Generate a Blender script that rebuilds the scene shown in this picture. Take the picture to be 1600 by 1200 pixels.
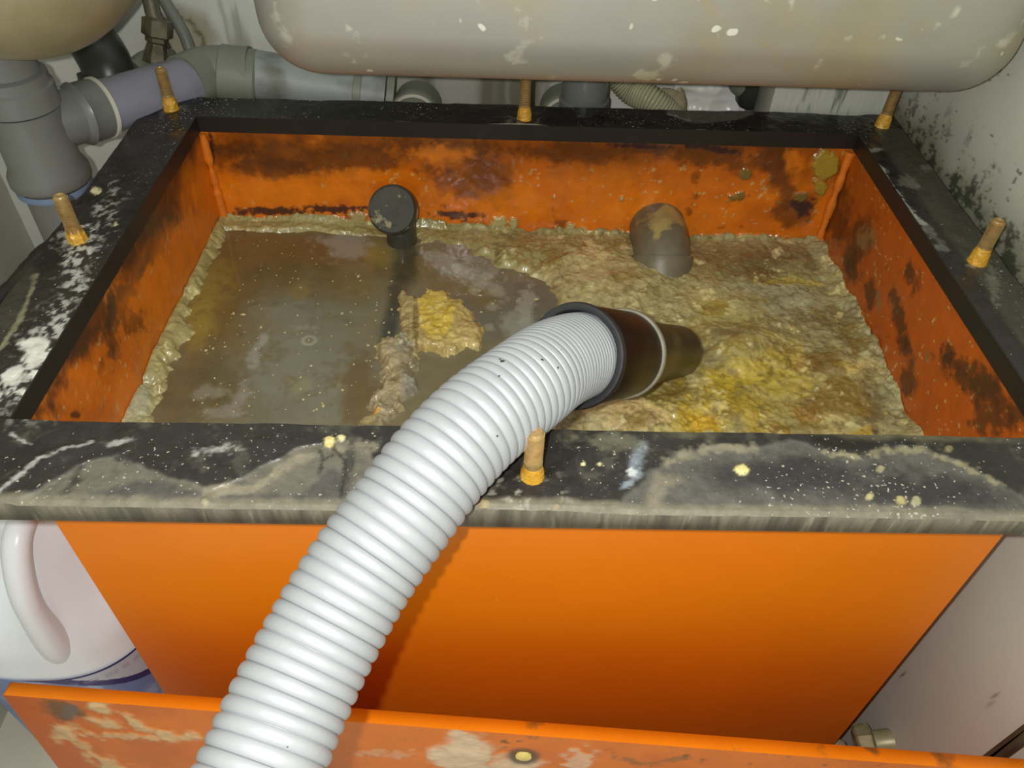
import bpy, math, random
import numpy as np
from mathutils import Vector
for o in list(bpy.data.objects): bpy.data.objects.remove(o, do_unlink=True)
C = bpy.context.scene.collection
V3 = lambda *a: np.array(a, float)

# ------------------------------------------------------------------ camera, world, lights, exposure
CZ = 1.062                                    # camera height above the floor
FPX, PITCH, ROLL, YAW = 1230.0, .776, .043, .034
cy_, sy_ = math.cos(YAW), math.sin(YAW)
FWD = V3(sy_*math.cos(PITCH), cy_*math.cos(PITCH), -math.sin(PITCH))
R0 = V3(cy_, -sy_, 0); U0 = np.cross(R0, FWD)
RT = R0*math.cos(ROLL)+U0*math.sin(ROLL); UP = -R0*math.sin(ROLL)+U0*math.cos(ROLL)
CAM = V3(0, 0, CZ)
cd = bpy.data.cameras.new('camera'); cam = bpy.data.objects.new('camera', cd); C.objects.link(cam)
cd.sensor_width = 36; cd.lens = FPX/1600*36; cd.clip_start = .01
from mathutils import Matrix
m = Matrix(((RT[0], UP[0], -FWD[0], CAM[0]), (RT[1], UP[1], -FWD[1], CAM[1]), (RT[2], UP[2], -FWD[2], CAM[2]), (0, 0, 0, 1)))
cam.matrix_world = m
bpy.context.scene.camera = cam

w = bpy.data.worlds.new('world'); bpy.context.scene.world = w; w.use_nodes = True
w.node_tree.nodes['Background'].inputs[0].default_value = (.93, 1, .93, 1)
w.node_tree.nodes['Background'].inputs[1].default_value = .65
ld = bpy.data.lights.new('flash', 'POINT'); ld.energy = 11.5; ld.shadow_soft_size = .004; ld.color = (1, .98, .93)
lo = bpy.data.objects.new('flash', ld); C.objects.link(lo)
lo.location = CAM - RT*.024 + UP*.006 + FWD*.0
vs = bpy.context.scene.view_settings
bpy.context.scene.display_settings.display_device = 'sRGB'
vs.view_transform = 'Standard'; vs.look = 'None'; vs.exposure = 0.0; vs.gamma = 1; vs.use_curve_mapping = False

# ------------------------------------------------------------------ measuring helpers
def ray(px, py):
    return FWD + RT*(px-800)/FPX + UP*(600-py)/FPX
def on_z(px, py, z):
    d = ray(px, py); return CAM + d*((z-CZ)/d[2])
def on_y(px, py, y):
    d = ray(px, py); return CAM + d*(y/d[1])
def on_x(px, py, x):
    d = ray(px, py); return CAM + d*(x/d[0])
def at(px, py, zc):
    return CAM + ray(px, py)*zc

# ------------------------------------------------------------------ noise
_T = {}
def vnoise(x, y, seed=0):
    if seed not in _T: _T[seed] = np.random.RandomState(seed+7).rand(256, 256)
    T = _T[seed]; xi = np.floor(x).astype(int); yi = np.floor(y).astype(int); fx = x-xi; fy = y-yi
    fx = fx*fx*fx*(fx*(fx*6-15)+10); fy = fy*fy*fy*(fy*(fy*6-15)+10)
    g = lambda a, b: T[(a & 255), (b & 255)]
    return (g(xi, yi)*(1-fx)+g(xi+1, yi)*fx)*(1-fy)+(g(xi, yi+1)*(1-fx)+g(xi+1, yi+1)*fx)*fy
def fbm(x, y, sc, seed=0, oc=4, gain=.5):
    """about -1..1; sc = size of the largest feature in metres"""
    s = 0; a = 1; t = 0; f = 1/sc
    for i in range(oc):
        s = s + a*(vnoise(x*f+i*17.3, y*f+i*9.1, seed+i)*2-1); t += a; a *= gain; f *= 2.03
    return s/t*1.6
def ridged(x, y, sc, seed=0, oc=3):
    s = 0; a = 1; t = 0; f = 1/sc
    for i in range(oc):
        s = s + a*(1-np.abs(vnoise(x*f+i*3.3, y*f+i*5.1, seed+i)*2-1)*2); t += a; a *= .5; f *= 2.1
    return s/t
def sstep(a, b, x):
    t = np.clip((x-a)/(b-a+1e-12), 0, 1); return t*t*(3-2*t)
def lin(c):
    c = np.asarray(c, float)/255.0
    return np.where(c <= .04045, c/12.92, ((c+.055)/1.055)**2.4)

# ------------------------------------------------------------------ object helpers
def wloc(o):
    p = V3(0, 0, 0)
    while o is not None: p = p + V3(*o.location); o = o.parent
    return p
def tag(o, label=None, cat=None, group=None, kind=None):
    if label: o['label'] = label
    if cat: o['category'] = cat
    if group: o['group'] = group
    if kind: o['kind'] = kind
    return o
def thing(name, loc, label, cat, group=None):
    o = bpy.data.objects.new(name, None); C.objects.link(o); o.location = tuple(float(v) for v in loc); o.empty_display_size = .02
    return tag(o, label, cat, group)
def mk(name, verts, faces, mat, parent=None, smooth=True, cols=None, mats=None, fmat=None, origin=None):
    verts = np.asarray(verts, float)
    if parent is not None: off = wloc(parent)
    elif origin is not None: off = np.asarray(origin, float)
    else: off = V3(verts[:, 0].mean(), verts[:, 1].mean(), verts[:, 2].min())
    me = bpy.data.meshes.new(name); vv = verts-off
    if isinstance(faces, np.ndarray):
        me.vertices.add(len(vv)); me.vertices.foreach_set('co', vv.ravel())
        me.loops.add(faces.size); me.loops.foreach_set('vertex_index', faces.ravel().astype(np.int32))
        me.polygons.add(len(faces)); me.polygons.foreach_set('loop_start', np.arange(len(faces), dtype=np.int32)*faces.shape[1])
        me.polygons.foreach_set('loop_total', np.full(len(faces), faces.shape[1], dtype=np.int32))
        me.update(calc_edges=True); me.validate()
    else:
        me.from_pydata([tuple(v) for v in vv], [], faces)
    for mm in ([mat] + (mats or [])): me.materials.append(mm)
    if fmat is not None: me.polygons.foreach_set('material_index', np.asarray(fmat, dtype=np.int32))
    me.polygons.foreach_set('use_smooth', np.full(len(me.polygons), bool(smooth)))
    if cols is not None:
        ca = me.color_attributes.new('Col', 'FLOAT_COLOR', 'POINT'); ca.data.foreach_set('color', np.asarray(cols, np.float32).ravel())
    me.update()
    o = bpy.data.objects.new(name, me); C.objects.link(o)
    if parent is not None: o.parent = parent
    else: o.location = tuple(off)
    return o
class MB:
    def __init__(s): s.v = []; s.f = []
    def add(s, v, f):
        b = len(s.v); s.v += [tuple(map(float, p)) for p in v]; s.f += [tuple(i+b for i in q) for q in f]; return s
    def box(s, c, sz, ax=None, bev=0):
        c = np.asarray(c, float); X, Y, Z = (ax if ax is not None else (V3(1, 0, 0), V3(0, 1, 0), V3(0, 0, 1)))
        hx, hy, hz = sz[0]/2, sz[1]/2, sz[2]/2
        if bev <= 0:
            v = [c+X*a*hx+Y*b*hy+Z*d*hz for d in (-1, 1) for a, b in ((-1, -1), (1, -1), (1, 1), (-1, 1))]
            return s.add(v, [(3, 2, 1, 0), (4, 5, 6, 7), (0, 1, 5, 4), (1, 2, 6, 5), (2, 3, 7, 6), (3, 0, 4, 7)])
        rings = []
        for d, k in ((-1, 0), (-1, 1), (1, 1), (1, 0)):
            e = bev if k == 0 else 0; zz = hz - (0 if k == 0 else bev)
            p = []
            for a, b in ((-1, -1), (1, -1), (1, 1), (-1, 1)):
                p1 = (a*(hx-e-bev), b*(hy-e)); p2 = (a*(hx-e), b*(hy-e-bev))
                p += ([p1, p2] if a*b > 0 else [p2, p1])
            rings.append([c+X*x+Y*y+Z*d*zz for x, y in p])
        # order octagon by angle
        import math as _m
        o = sorted(range(8), key=lambda i: _m.atan2(np.dot(rings[1][i]-c, Y)/hy, np.dot(rings[1][i]-c, X)/hx))
        v = [r[i] for r in rings for i in o]; f = [tuple(range(7, -1, -1)), tuple(range(24, 32))]
        for k in range(3):
            for i in range(8): j = (i+1) % 8; f.append((k*8+i, k*8+j, k*8+8+j, k*8+8+i))
        return s.add(v, f)
    def lathe(s, base, axis, prof, n=32, cap=True):
        """prof = [(distance along axis, radius)...]"""
        a = np.asarray(axis, float); a = a/np.linalg.norm(a); t = V3(1, 0, 0) if abs(a[0]) < .8 else V3(0, 1, 0)
        u = np.cross(a, t); u /= np.linalg.norm(u); w_ = np.cross(a, u); v = []; f = []
        for (h, r) in prof:
            for k in range(n):
                q = 2*math.pi*k/n; v.append(np.asarray(base)+a*h+u*r*math.cos(q)+w_*r*math.sin(q))
        for i in range(len(prof)-1):
            for k in range(n): j = (k+1) % n; f.append((i*n+k, i*n+j, (i+1)*n+j, (i+1)*n+k))
        if cap:
            if prof[0][1] > 1e-5: f.append(tuple(range(n-1, -1, -1)))
            if prof[-1][1] > 1e-5: f.append(tuple(range((len(prof)-1)*n, len(prof)*n)))
        return s.add(v, f)
    def tube(s, pts, r, n=20, rfun=None, cap=True):
        P = np.asarray(pts, float); T = np.gradient(P, axis=0); T /= np.linalg.norm(T, axis=1)[:, None]
        t = V3(0, 0, 1) if abs(T[0][2]) < .8 else V3(1, 0, 0)
        u = np.cross(T[0], t); u /= np.linalg.norm(u); v = []; f = []
        for i in range(len(P)):
            u = u-T[i]*np.dot(u, T[i]); u /= np.linalg.norm(u); w_ = np.cross(T[i], u); rr = rfun[i] if rfun is not None else r
            for k in range(n):
                q = 2*math.pi*k/n; v.append(P[i]+(u*math.cos(q)+w_*math.sin(q))*rr)
        for i in range(len(P)-1):
            for k in range(n): j = (k+1) % n; f.append((i*n+k, i*n+j, (i+1)*n+j, (i+1)*n+k))
        if cap: f.append(tuple(range(n-1, -1, -1))); f.append(tuple(range((len(P)-1)*n, len(P)*n)))
        return s.add(v, f)
    def build(s, name, mat, parent=None, smooth=True, **k):
        o = mk(name, s.v, s.f, mat, parent, smooth, **k)
        if smooth:
            try: o.data.set_sharp_from_angle(angle=math.radians(38))
            except Exception: pass
        return o
def spline(pts, n):
    """Catmull-Rom through pts, resampled to n evenly spaced points"""
    P = np.asarray(pts, float); P = np.vstack([2*P[0]-P[1], P, 2*P[-1]-P[-2]]); out = []
    for i in range(1, len(P)-2):
        for t in np.linspace(0, 1, 60, endpoint=False):
            a, b, c, d = P[i-1:i+3]
            out.append(.5*((2*b)+(-a+c)*t+(2*a-5*b+4*c-d)*t*t+(-a+3*b-3*c+d)*t**3))
    out.append(P[-2]); out = np.array(out); L = np.r_[0, np.cumsum(np.linalg.norm(np.diff(out, axis=0), axis=1))]
    q = np.linspace(0, L[-1], n); return np.stack([np.interp(q, L, out[:, k]) for k in range(3)], 1), L[-1]

# ------------------------------------------------------------------ materials
def mat(name, col=(128, 128, 128), rough=.5, metal=0, attr=False, gloss=None, noise=0, nscale=60, bump=0, bscale=200, bdist=.001,
        speck=None, coat=0, spec=.5, var=None, sub=0, alpha=1, stretch=None, trans=0):
    """col sRGB; attr = colour from the mesh's paint layer (its alpha drives the gloss between rough and gloss)"""
    M = bpy.data.materials.new(name); M.use_nodes = True; nt = M.node_tree; N = nt.nodes; L = nt.links; b = N['Principled BSDF']
    tc = N.new('ShaderNodeTexCoord'); mp = N.new('ShaderNodeMapping'); L.new(tc.outputs['Object'], mp.inputs[0])
    if stretch: mp.inputs['Scale'].default_value = stretch
    if attr:
        a = N.new('ShaderNodeVertexColor'); a.layer_name = 'Col'; csock = a.outputs[0]
    else:
        r = N.new('ShaderNodeRGB'); c = lin(col); r.outputs[0].default_value = (*c, 1); csock = r.outputs[0]
    if var:                                           # blotches of a second colour: (colour, scale, lo, hi, amount)
        for (c2, sc, lo_, hi_, am) in var:
            n = N.new('ShaderNodeTexNoise'); n.inputs['Scale'].default_value = sc; n.inputs['Detail'].default_value = 6; L.new(mp.outputs[0], n.inputs[0])
            mr = N.new('ShaderNodeMapRange'); mr.inputs[1].default_value = lo_; mr.inputs[2].default_value = hi_; mr.inputs[4].default_value = am; L.new(n.outputs[0], mr.inputs[0])
            mx = N.new('ShaderNodeMix'); mx.data_type = 'RGBA'; L.new(mr.outputs[0], mx.inputs[0]); L.new(csock, mx.inputs[6]); mx.inputs[7].default_value = (*lin(c2), 1); csock = mx.outputs[2]
    if noise:
        n = N.new('ShaderNodeTexNoise'); n.inputs['Scale'].default_value = nscale; n.inputs['Detail'].default_value = 8; n.inputs['Roughness'].default_value = .65; L.new(mp.outputs[0], n.inputs[0])
        mr = N.new('ShaderNodeMapRange'); mr.inputs[1].default_value = .25; mr.inputs[2].default_value = .75; mr.inputs[3].default_value = 1-noise; mr.inputs[4].default_value = 1+noise; L.new(n.outputs[0], mr.inputs[0])
        mx = N.new('ShaderNodeVectorMath'); mx.operation = 'MULTIPLY'; L.new(csock, mx.inputs[0]); L.new(mr.outputs[0], mx.inputs[1]); csock = mx.outputs[0]
    if speck:                                         # (colour, scale, threshold, clump scale)
        c2, sc, th, cl = speck
        n = N.new('ShaderNodeTexNoise'); n.inputs['Scale'].default_value = sc; n.inputs['Detail'].default_value = 1; L.new(tc.outputs['Object'], n.inputs[0])
        n2 = N.new('ShaderNodeTexNoise'); n2.inputs['Scale'].default_value = cl; n2.inputs['Detail'].default_value = 3; L.new(tc.outputs['Object'], n2.inputs[0])
        ad = N.new('ShaderNodeMath'); ad.operation = 'MULTIPLY_ADD'; L.new(n2.outputs[0], ad.inputs[0]); ad.inputs[1].default_value = .35; L.new(n.outputs[0], ad.inputs[2])
        mr = N.new('ShaderNodeMapRange'); mr.inputs[1].default_value = th; mr.inputs[2].default_value = th+.03; L.new(ad.outputs[0], mr.inputs[0])
        mx = N.new('ShaderNodeMix'); mx.data_type = 'RGBA'; L.new(mr.outputs[0], mx.inputs[0]); L.new(csock, mx.inputs[6]); mx.inputs[7].default_value = (*lin(c2), 1); csock = mx.outputs[2]
    L.new(csock, b.inputs['Base Color'])
    b.inputs['Roughness'].default_value = rough; b.inputs['Metallic'].default_value = metal; b.inputs['Specular IOR Level'].default_value = spec
    b.inputs['Coat Weight'].default_value = coat; b.inputs['Coat Roughness'].default_value = .12
    if attr and gloss is not None:
        mr = N.new('ShaderNodeMapRange'); mr.inputs[3].default_value = rough; mr.inputs[4].default_value = gloss; L.new(a.outputs[1], mr.inputs[0]); L.new(mr.outputs[0], b.inputs['Roughness'])
    if sub: b.inputs['Subsurface Weight'].default_value = sub; b.inputs['Subsurface Radius'].default_value = (.01, .007, .003); b.inputs['Subsurface Scale'].default_value = .5
    if trans: b.inputs['Transmission Weight'].default_value = trans
    if bump:
        n = N.new('ShaderNodeTexNoise'); n.inputs['Scale'].default_value = bscale; n.inputs['Detail'].default_value = 5; L.new(mp.outputs[0], n.inputs[0])
        bp = N.new('ShaderNodeBump'); bp.inputs['Strength'].default_value = bump; bp.inputs['Distance'].default_value = bdist; L.new(n.outputs[0], bp.inputs['Height']); L.new(bp.outputs[0], b.inputs['Normal'])
    return M

# ------------------------------------------------------------------ painted surfaces (a fine grid with relief and its own colours)
class Surf:
    """rectangle O + u*U + v*V (U, V unit), relief along N"""
    def __init__(s, O, U, V, N, lu, lv):
        s.O, s.U, s.V, s.N = (np.asarray(q, float) for q in (O, U, V, N)); s.lu, s.lv = lu, lv
    def uv(s, px, py):
        d = ray(px, py); t = np.dot(s.O-CAM, s.N)/np.dot(d, s.N); p = CAM+d*t-s.O; return np.array([p@s.U, p@s.V])
    def grid(s, us, vs_): s.us, s.vs = us, vs_; s.X, s.Y = np.meshgrid(us, vs_); return s.X, s.Y
    def blob(s, px, py, rx, ry, ang=0, soft=.35, warp=.5, wsc=None, seed=1):
        c = s.uv(px, py); ca, sa = math.cos(math.radians(ang)), math.sin(math.radians(ang))
        A = (s.uv(px+rx*.3*ca, py+rx*.3*sa)-c)/.3; B = (s.uv(px-ry*.3*sa, py+ry*.3*ca)-c)/.3
        Mi = np.linalg.inv(np.stack([A, B], 1)); dx, dy = s.X-c[0], s.Y-c[1]
        d = np.sqrt((Mi[0, 0]*dx+Mi[0, 1]*dy)**2+(Mi[1, 0]*dx+Mi[1, 1]*dy)**2)
        sc = wsc or max(.004, .9*min(np.linalg.norm(A), np.linalg.norm(B)))
        if warp: d = d+warp*fbm(s.X, s.Y, sc, seed, 4, .6)
        return 1-sstep(1-soft, 1+soft, d)
    def line(s, pts, wpx, warp=.6, seed=3, soft=1.0):
        """soft stroke along a run of pixels; wpx = half width in pixels"""
        q = np.array([s.uv(*p) for p in pts]); best = np.full(s.X.shape, 1e9)
        for a, b in zip(q[:-1], q[1:]):
            ab = b-a; L2 = ab@ab+1e-12; t = np.clip(((s.X-a[0])*ab[0]+(s.Y-a[1])*ab[1])/L2, 0, 1)
            best = np.minimum(best, np.hypot(s.X-a[0]-t*ab[0], s.Y-a[1]-t*ab[1]))
        wm = np.mean([np.linalg.norm(s.uv(p[0]+wpx*.7, p[1]+wpx*.7)-s.uv(*p)) for p in pts])
        d = best/wm+warp*fbm(s.X, s.Y, wm*1.6, seed, 3)
        return 1-sstep(max(0, 1-soft), 1+soft*.5, d)
    def poly(s, pts, softm=.002, warpm=.003, seed=5, wsc=.015):
        """inside a polygon given in pixels (signed-distance edge with a ragged rim)"""
        q = [s.uv(*p) for p in pts]; X, Y = s.X, s.Y; d = np.full(X.shape, 1e9); ins = np.zeros(X.shape, bool)
        for a, b in zip(q, q[1:]+q[:1]):
            ab = b-a; t = np.clip(((X-a[0])*ab[0]+(Y-a[1])*ab[1])/(ab@ab+1e-12), 0, 1)
            d = np.minimum(d, np.hypot(X-a[0]-t*ab[0], Y-a[1]-t*ab[1]))
            cnd = ((a[1] > Y) != (b[1] > Y)) & (X < (b[0]-a[0])*(Y-a[1])/(b[1]-a[1]+1e-12)+a[0]); ins ^= cnd
        sd = np.where(ins, d, -d)+warpm*fbm(X, Y, wsc, seed, 4, .6)
        return sstep(-softm, softm, sd)
def lay(col, c, m_): return col*(1-m_[..., None])+lin(c)*m_[..., None]
def slab(name, S, H, col, gl, material, parent=None, thick=.004, keep=None, sidemat=None, **k):
    """closed slab: painted relief face + sides + back"""
    ny, nx = S.X.shape
    P = S.O+S.X[..., None]*S.U+S.Y[..., None]*S.V+np.asarray(H)[..., None]*S.N
    B = S.O+S.X[..., None]*S.U+S.Y[..., None]*S.V-thick*S.N
    idx = np.arange(ny*nx).reshape(ny, nx)
    cell = np.ones((ny-1, nx-1), bool) if keep is None else keep
    a, b, c, d = idx[:-1, :-1][cell], idx[:-1, 1:][cell], idx[1:, 1:][cell], idx[1:, :-1][cell]
    F = np.stack([a, b, c, d], 1); n0 = ny*nx
    if np.dot(np.cross(S.U, S.V), S.N) < 0: F = F[:, ::-1]
    # boundary edges of the kept cells
    E = np.concatenate([F[:, [0, 1]], F[:, [1, 2]], F[:, [2, 3]], F[:, [3, 0]]]); key = E[:, 0].astype(np.int64)*n0+E[:, 1]; rk = E[:, 1].astype(np.int64)*n0+E[:, 0]
    bd = E[~np.isin(key, rk)]
    SF = np.stack([bd[:, 1], bd[:, 0], bd[:, 0]+n0*1, bd[:, 1]+n0*1], 1)   # sides use a copy of the rim so that the edge stays sharp
    V = np.concatenate([P.reshape(-1, 3), P.reshape(-1, 3), B.reshape(-1, 3)])
    SF = np.stack([bd[:, 1]+n0, bd[:, 0]+n0, bd[:, 0]+2*n0, bd[:, 1]+2*n0], 1)
    BF = F[:, ::-1]+2*n0
    allF = np.concatenate([F, SF, BF]); fm = np.r_[np.zeros(len(F)), np.ones(len(SF)+len(BF))]
    used = np.unique(allF); remap = np.full(len(V), -1); remap[used] = np.arange(len(used))
    cols = np.concatenate([np.concatenate([col, np.broadcast_to(np.asarray(gl, float)[..., None], col.shape[:2]+(1,))], 2).reshape(-1, 4)]*3)
    return mk(name, V[used], remap[allF], material, parent, True, cols=cols[used], mats=[sidemat or material], fmat=fm, **k)
def const(S, c): return np.broadcast_to(lin(c), S.X.shape+(3,)).copy()

# ------------------------------------------------------------------ main measures
FT = CZ-.36                                   # top of the flange
TH = .0157                                    # flange thickness
X0, X1, Y0, Y1 = -.294, .358, .326, .730      # opening
FL, FR, FF, FB = .0557, .0513, .061, .046     # flange widths
ZL, ZR = CZ-.476, CZ-.489                     # liquid level at the left and right wall
WX = X1+FR+.006                               # right wall

# ================================================================== SETTING
M_wall = mat('white_wall_paint', attr=True, rough=.45, gloss=.25, noise=.05, nscale=14, bump=.15, bscale=90)
M_wallplain = mat('white_wall_board', (196, 196, 184), .5, noise=.08, nscale=8, var=[((120, 118, 100), 3, .58, .75, .6)])
# right wall: mould along the flange
S = Surf((WX, -.35, 0), (0, 1, 0), (0, 0, 1), (-1, 0, 0), 1.4, 1.4)
X, Y = S.grid(np.r_[np.linspace(0, .3, 30), np.linspace(.305, 1.25, 380)], np.r_[np.linspace(0, .62, 60), np.linspace(.622, .86, 160), np.linspace(.865, 1.4, 90)])
col = const(S, (206, 208, 196)); zz = Y-(FT)
m1 = np.exp(-np.clip(zz, 0, 1)/.028)*(zz > -.03)
n_ = fbm(X, Y, .012, 21, 5, .75); n2 = fbm(X, Y, .05, 23, 3)
col = lay(col, (126, 127, 104), np.clip(m1*1.3+n2*.3*m1, 0, 1)*.9)
col = lay(col, (62, 64, 50), sstep(.35, .65, n_*.75+m1*.75+n2*.18-.12)*np.clip(m1*1.6, 0, 1)*.9)
col = lay(col, (60, 60, 48), sstep(1.06, 1.16, fbm(X, Y, .0045, 31, 2)*.9+.08*n2+.22*np.exp(-np.clip(zz, 0, 1)/.08)*(zz > 0))*.8)
col = lay(col, (178, 160, 120), sstep(.3, 1.1, fbm(X, Y, .3, 41, 3)+.3*(zz < -.2))*.35)
wr = slab('wall_right', S, X*0, col, X*0+.5, M_wall, thick=.02); tag(wr, kind='structure')
mb = MB().box((-.15, .935, .7), (1.5, .05, 1.4)); o = mb.build('wall_back', M_wallplain, smooth=False); tag(o, kind='structure')
# paint on the back wall (stained plaster) in front of it, a thin skim coat
S = Surf((-.70, .909, .3), (1, 0, 0), (0, 0, 1), (0, -1, 0), 1.1, .8)
X, Y = S.grid(np.linspace(0, 1.1, 420), np.linspace(0, .8, 260))
col = const(S, (214, 216, 208)); st = fbm(X*6, Y*.8, .1, 51, 4)
col = lay(col, (120, 120, 105), sstep(.25, .9, st)*.6*S.blob(365, 40, 45, 90, warp=.2))
col = lay(col, (120, 105, 70), S.blob(285, 55, 52, 42, warp=.25)*.6); col = lay(col, (176, 172, 150), S.blob(288, 60, 42, 36, warp=.2))
col = lay(col, (95, 78, 48), S.line([(250, 40), (275, 22), (305, 38), (318, 66), (314, 90)], 5, .9)*.8)
col = lay(col, (120, 118, 100), S.poly([(590, 100), (860, 110), (860, 230), (590, 230)], .01)*(.5+.5*sstep(-.3, .6, st)))
col = lay(col, (120, 118, 100), sstep(.5, 1.1, fbm(X, Y, .12, 61, 4))*.5)
col = lay(col, (100, 92, 70), S.line([(1040, 150), (1068, 138), (1075, 118)], 3, .9)*.7)
col = lay(col, (104, 94, 72), S.line([(1062, 150), (1072, 175)], 3, .9)*.7)
o = slab('wall_back_plaster', S, fbm(X, Y, .03, 70, 3)*.0006, col, X*0+.2, M_wall, thick=.0008); o.name = 'trim_1'; tag(o, kind='structure')
# boxed-in pier at the right end of the back wall
S = Surf((.285, .79, .2), (1, 0, 0), (0, 0, 1), (0, -1, 0), WX-.285, .9)
X, Y = S.grid(np.linspace(0, WX-.287, 150), np.linspace(0, .9, 340)); st = fbm(X*3.2, Y*.45, .03, 81, 5, .65)
col = const(S, (190, 192, 180)); col = lay(col, (92, 96, 84), sstep(.15, .8, st)*.75)
o = slab('trim_2', S, st*.0006, col, X*0+.3, M_wall, thick=.115); tag(o, kind='structure')
mb = MB().box((-.66, .40, .7), (.05, 1.5, 1.4)); o = mb.build('wall_left', mat('grey_wall_board', (184, 184, 170), .55, noise=.10, nscale=10, var=[((150, 150, 134), 5, .5, .7, .7)]), smooth=False); tag(o, kind='structure')
mb = MB().box((-.12, .3, -.02), (1.2, 1.5, .04)); o = mb.build('floor', mat('pale_floor', (228, 220, 206), .4, noise=.06, nscale=6, var=[((170, 150, 120), 4, .5, .8, .6)]), smooth=False); tag(o, kind='structure')

# ================================================================== TANK
M_orange = mat('orange_paint', attr=True, rough=.55, gloss=.12, noise=.16, nscale=45, bump=.22, bscale=160, bdist=.0012, spec=.5)
M_orange_out = mat('orange_gloss_paint', (230, 124, 14), .32, noise=.05, nscale=12, bump=.05, bscale=40, spec=.45, speck=((236, 150, 70), 170, .985, 6))
M_black = mat('black_sealant', attr=True, rough=.62, gloss=.18, noise=.3, nscale=120, bump=.5, bscale=330, bdist=.0009, speck=((168, 163, 146), 420, .905, 14), spec=.4)
M_edge = mat('weathered_flange_edge', (128, 122, 106), .6, noise=.3, nscale=60, stretch=(6, 1, .8), bump=.3, bscale=80, var=[((84, 80, 68), 14, .45, .62, .8), ((168, 160, 138), 30, .6, .7, .5)])
M_black_lip = mat('black_flange_lip', (34, 30, 27), .42, noise=.3, nscale=40, bump=.2)
trap = thing('grease_trap', ((X0+X1)/2, (Y0+Y1)/2, 0), 'open orange steel tank with a wide black bolting flange and six rusty studs', 'grease trap')
D = .46                                       # wall height built below the flange underside
zb = FT-TH
O_DK = (58, 34, 22); O_BR = (112, 56, 16); O_OR = (216, 116, 18)
def panel_cols(S, X, Y, seed, top=.5, base=O_OR):
    col = const(S, base)
    a = fbm(X, Y, .07, seed, 5, .6); b = fbm(X, Y, .02, seed+9, 4, .6)
    col = lay(col, (190, 92, 18), sstep(-.1, .7, a)*.6)
    col = lay(col, O_BR, sstep(.75, 1.15, b+.35*a)*.7)
    col = lay(col, (196, 158, 100), sstep(.99, 1.08, fbm(X, Y, .0045, seed+3, 2)+.05*a))
    return col, a, b
# back panel
S = Surf((X0, Y1, zb-D), (1, 0, 0), (0, 0, 1), (0, -1, 0), X1-X0, D)
X, Y = S.grid(np.linspace(0, X1-X0, 520), np.r_[np.linspace(0, D-.16, 20), np.linspace(D-.158, D, 150)])
col, a, b = panel_cols(S, X, Y, 100)
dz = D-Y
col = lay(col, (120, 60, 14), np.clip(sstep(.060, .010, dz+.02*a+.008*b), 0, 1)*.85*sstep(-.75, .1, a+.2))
for p in [(480, 245, 130, 22, 2), (700, 228, 90, 14, 2), (745, 280, 60, 30, 10), (900, 240, 100, 16, 2), (1010, 232, 50, 8, 4), (1120, 245, 90, 18, 8), (1215, 265, 26, 55, -12), (1235, 330, 34, 22, -25), (370, 232, 30, 10, -8), (420, 262, 60, 14, 0)]:
    col = lay(col, (74, 42, 20), S.blob(*p[:4], ang=p[4], warp=.55, soft=.5)*.72)
for p in [(520, 327, 42, 6, 0), (715, 336, 34, 7, 3), (420, 330, 50, 6, 0), (1255, 325, 16, 16, 0), (1000, 228, 46, 4, 3), (1110, 232, 40, 5, 8), (330, 240, 5, 40, 0)]:
    col = lay(col, (44, 28, 34), S.blob(*p[:4], ang=p[4], warp=.6, soft=.3)*.9)
for p in [(450, 300, 150, 16), (560, 275, 60, 10), (690, 240, 40, 12), (800, 320, 60, 20), (1000, 330, 50, 18), (1240, 250, 12, 22)]:
    col = lay(col, (230, 128, 22), S.blob(*p, warp=.5, soft=.6)*.6)
g1 = np.maximum(S.blob(1290, 258, 18, 24, 10, .2, .3), S.blob(1280, 292, 11, 12, 0, .2, .3))
g2 = np.maximum(S.blob(1252, 308, 9, 8, 0, .3, .4), np.maximum(S.blob(1165, 272, 8, 9, 30, .3, .5), S.blob(1150, 308, 16, 5, -18, .3, .7)))
col = lay(col, (160, 134, 48), g1); col = lay(col, (120, 100, 46), g2)
col = lay(col, (232, 150, 60), S.line([(1330, 232), (1318, 300), (1300, 372)], 3, .3)*.5)
sc = np.maximum.reduce([S.blob(x, y, rx, ry, 0, .3, .5, seed=i) for i, (x, y, rx, ry) in enumerate([(780, 346, 12, 9), (803, 350, 6, 12), (892, 354, 8, 6), (690, 356, 40, 5), (600, 352, 60, 7), (480, 346, 90, 7), (1000, 366, 60, 5), (1150, 370, 60, 4), (560, 338, 14, 9), (866, 308, 2, 4), (972, 310, 3, 4)])])
col = lay(col, (170, 158, 104), sc)
H = g1*.004+g2*.002+sc*.003+b*.0003
o = slab('back_panel', S, H, col, np.clip(.75+.25*a, 0, 1), M_orange, trap, thick=.004, sidemat=M_orange_out)
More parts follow.
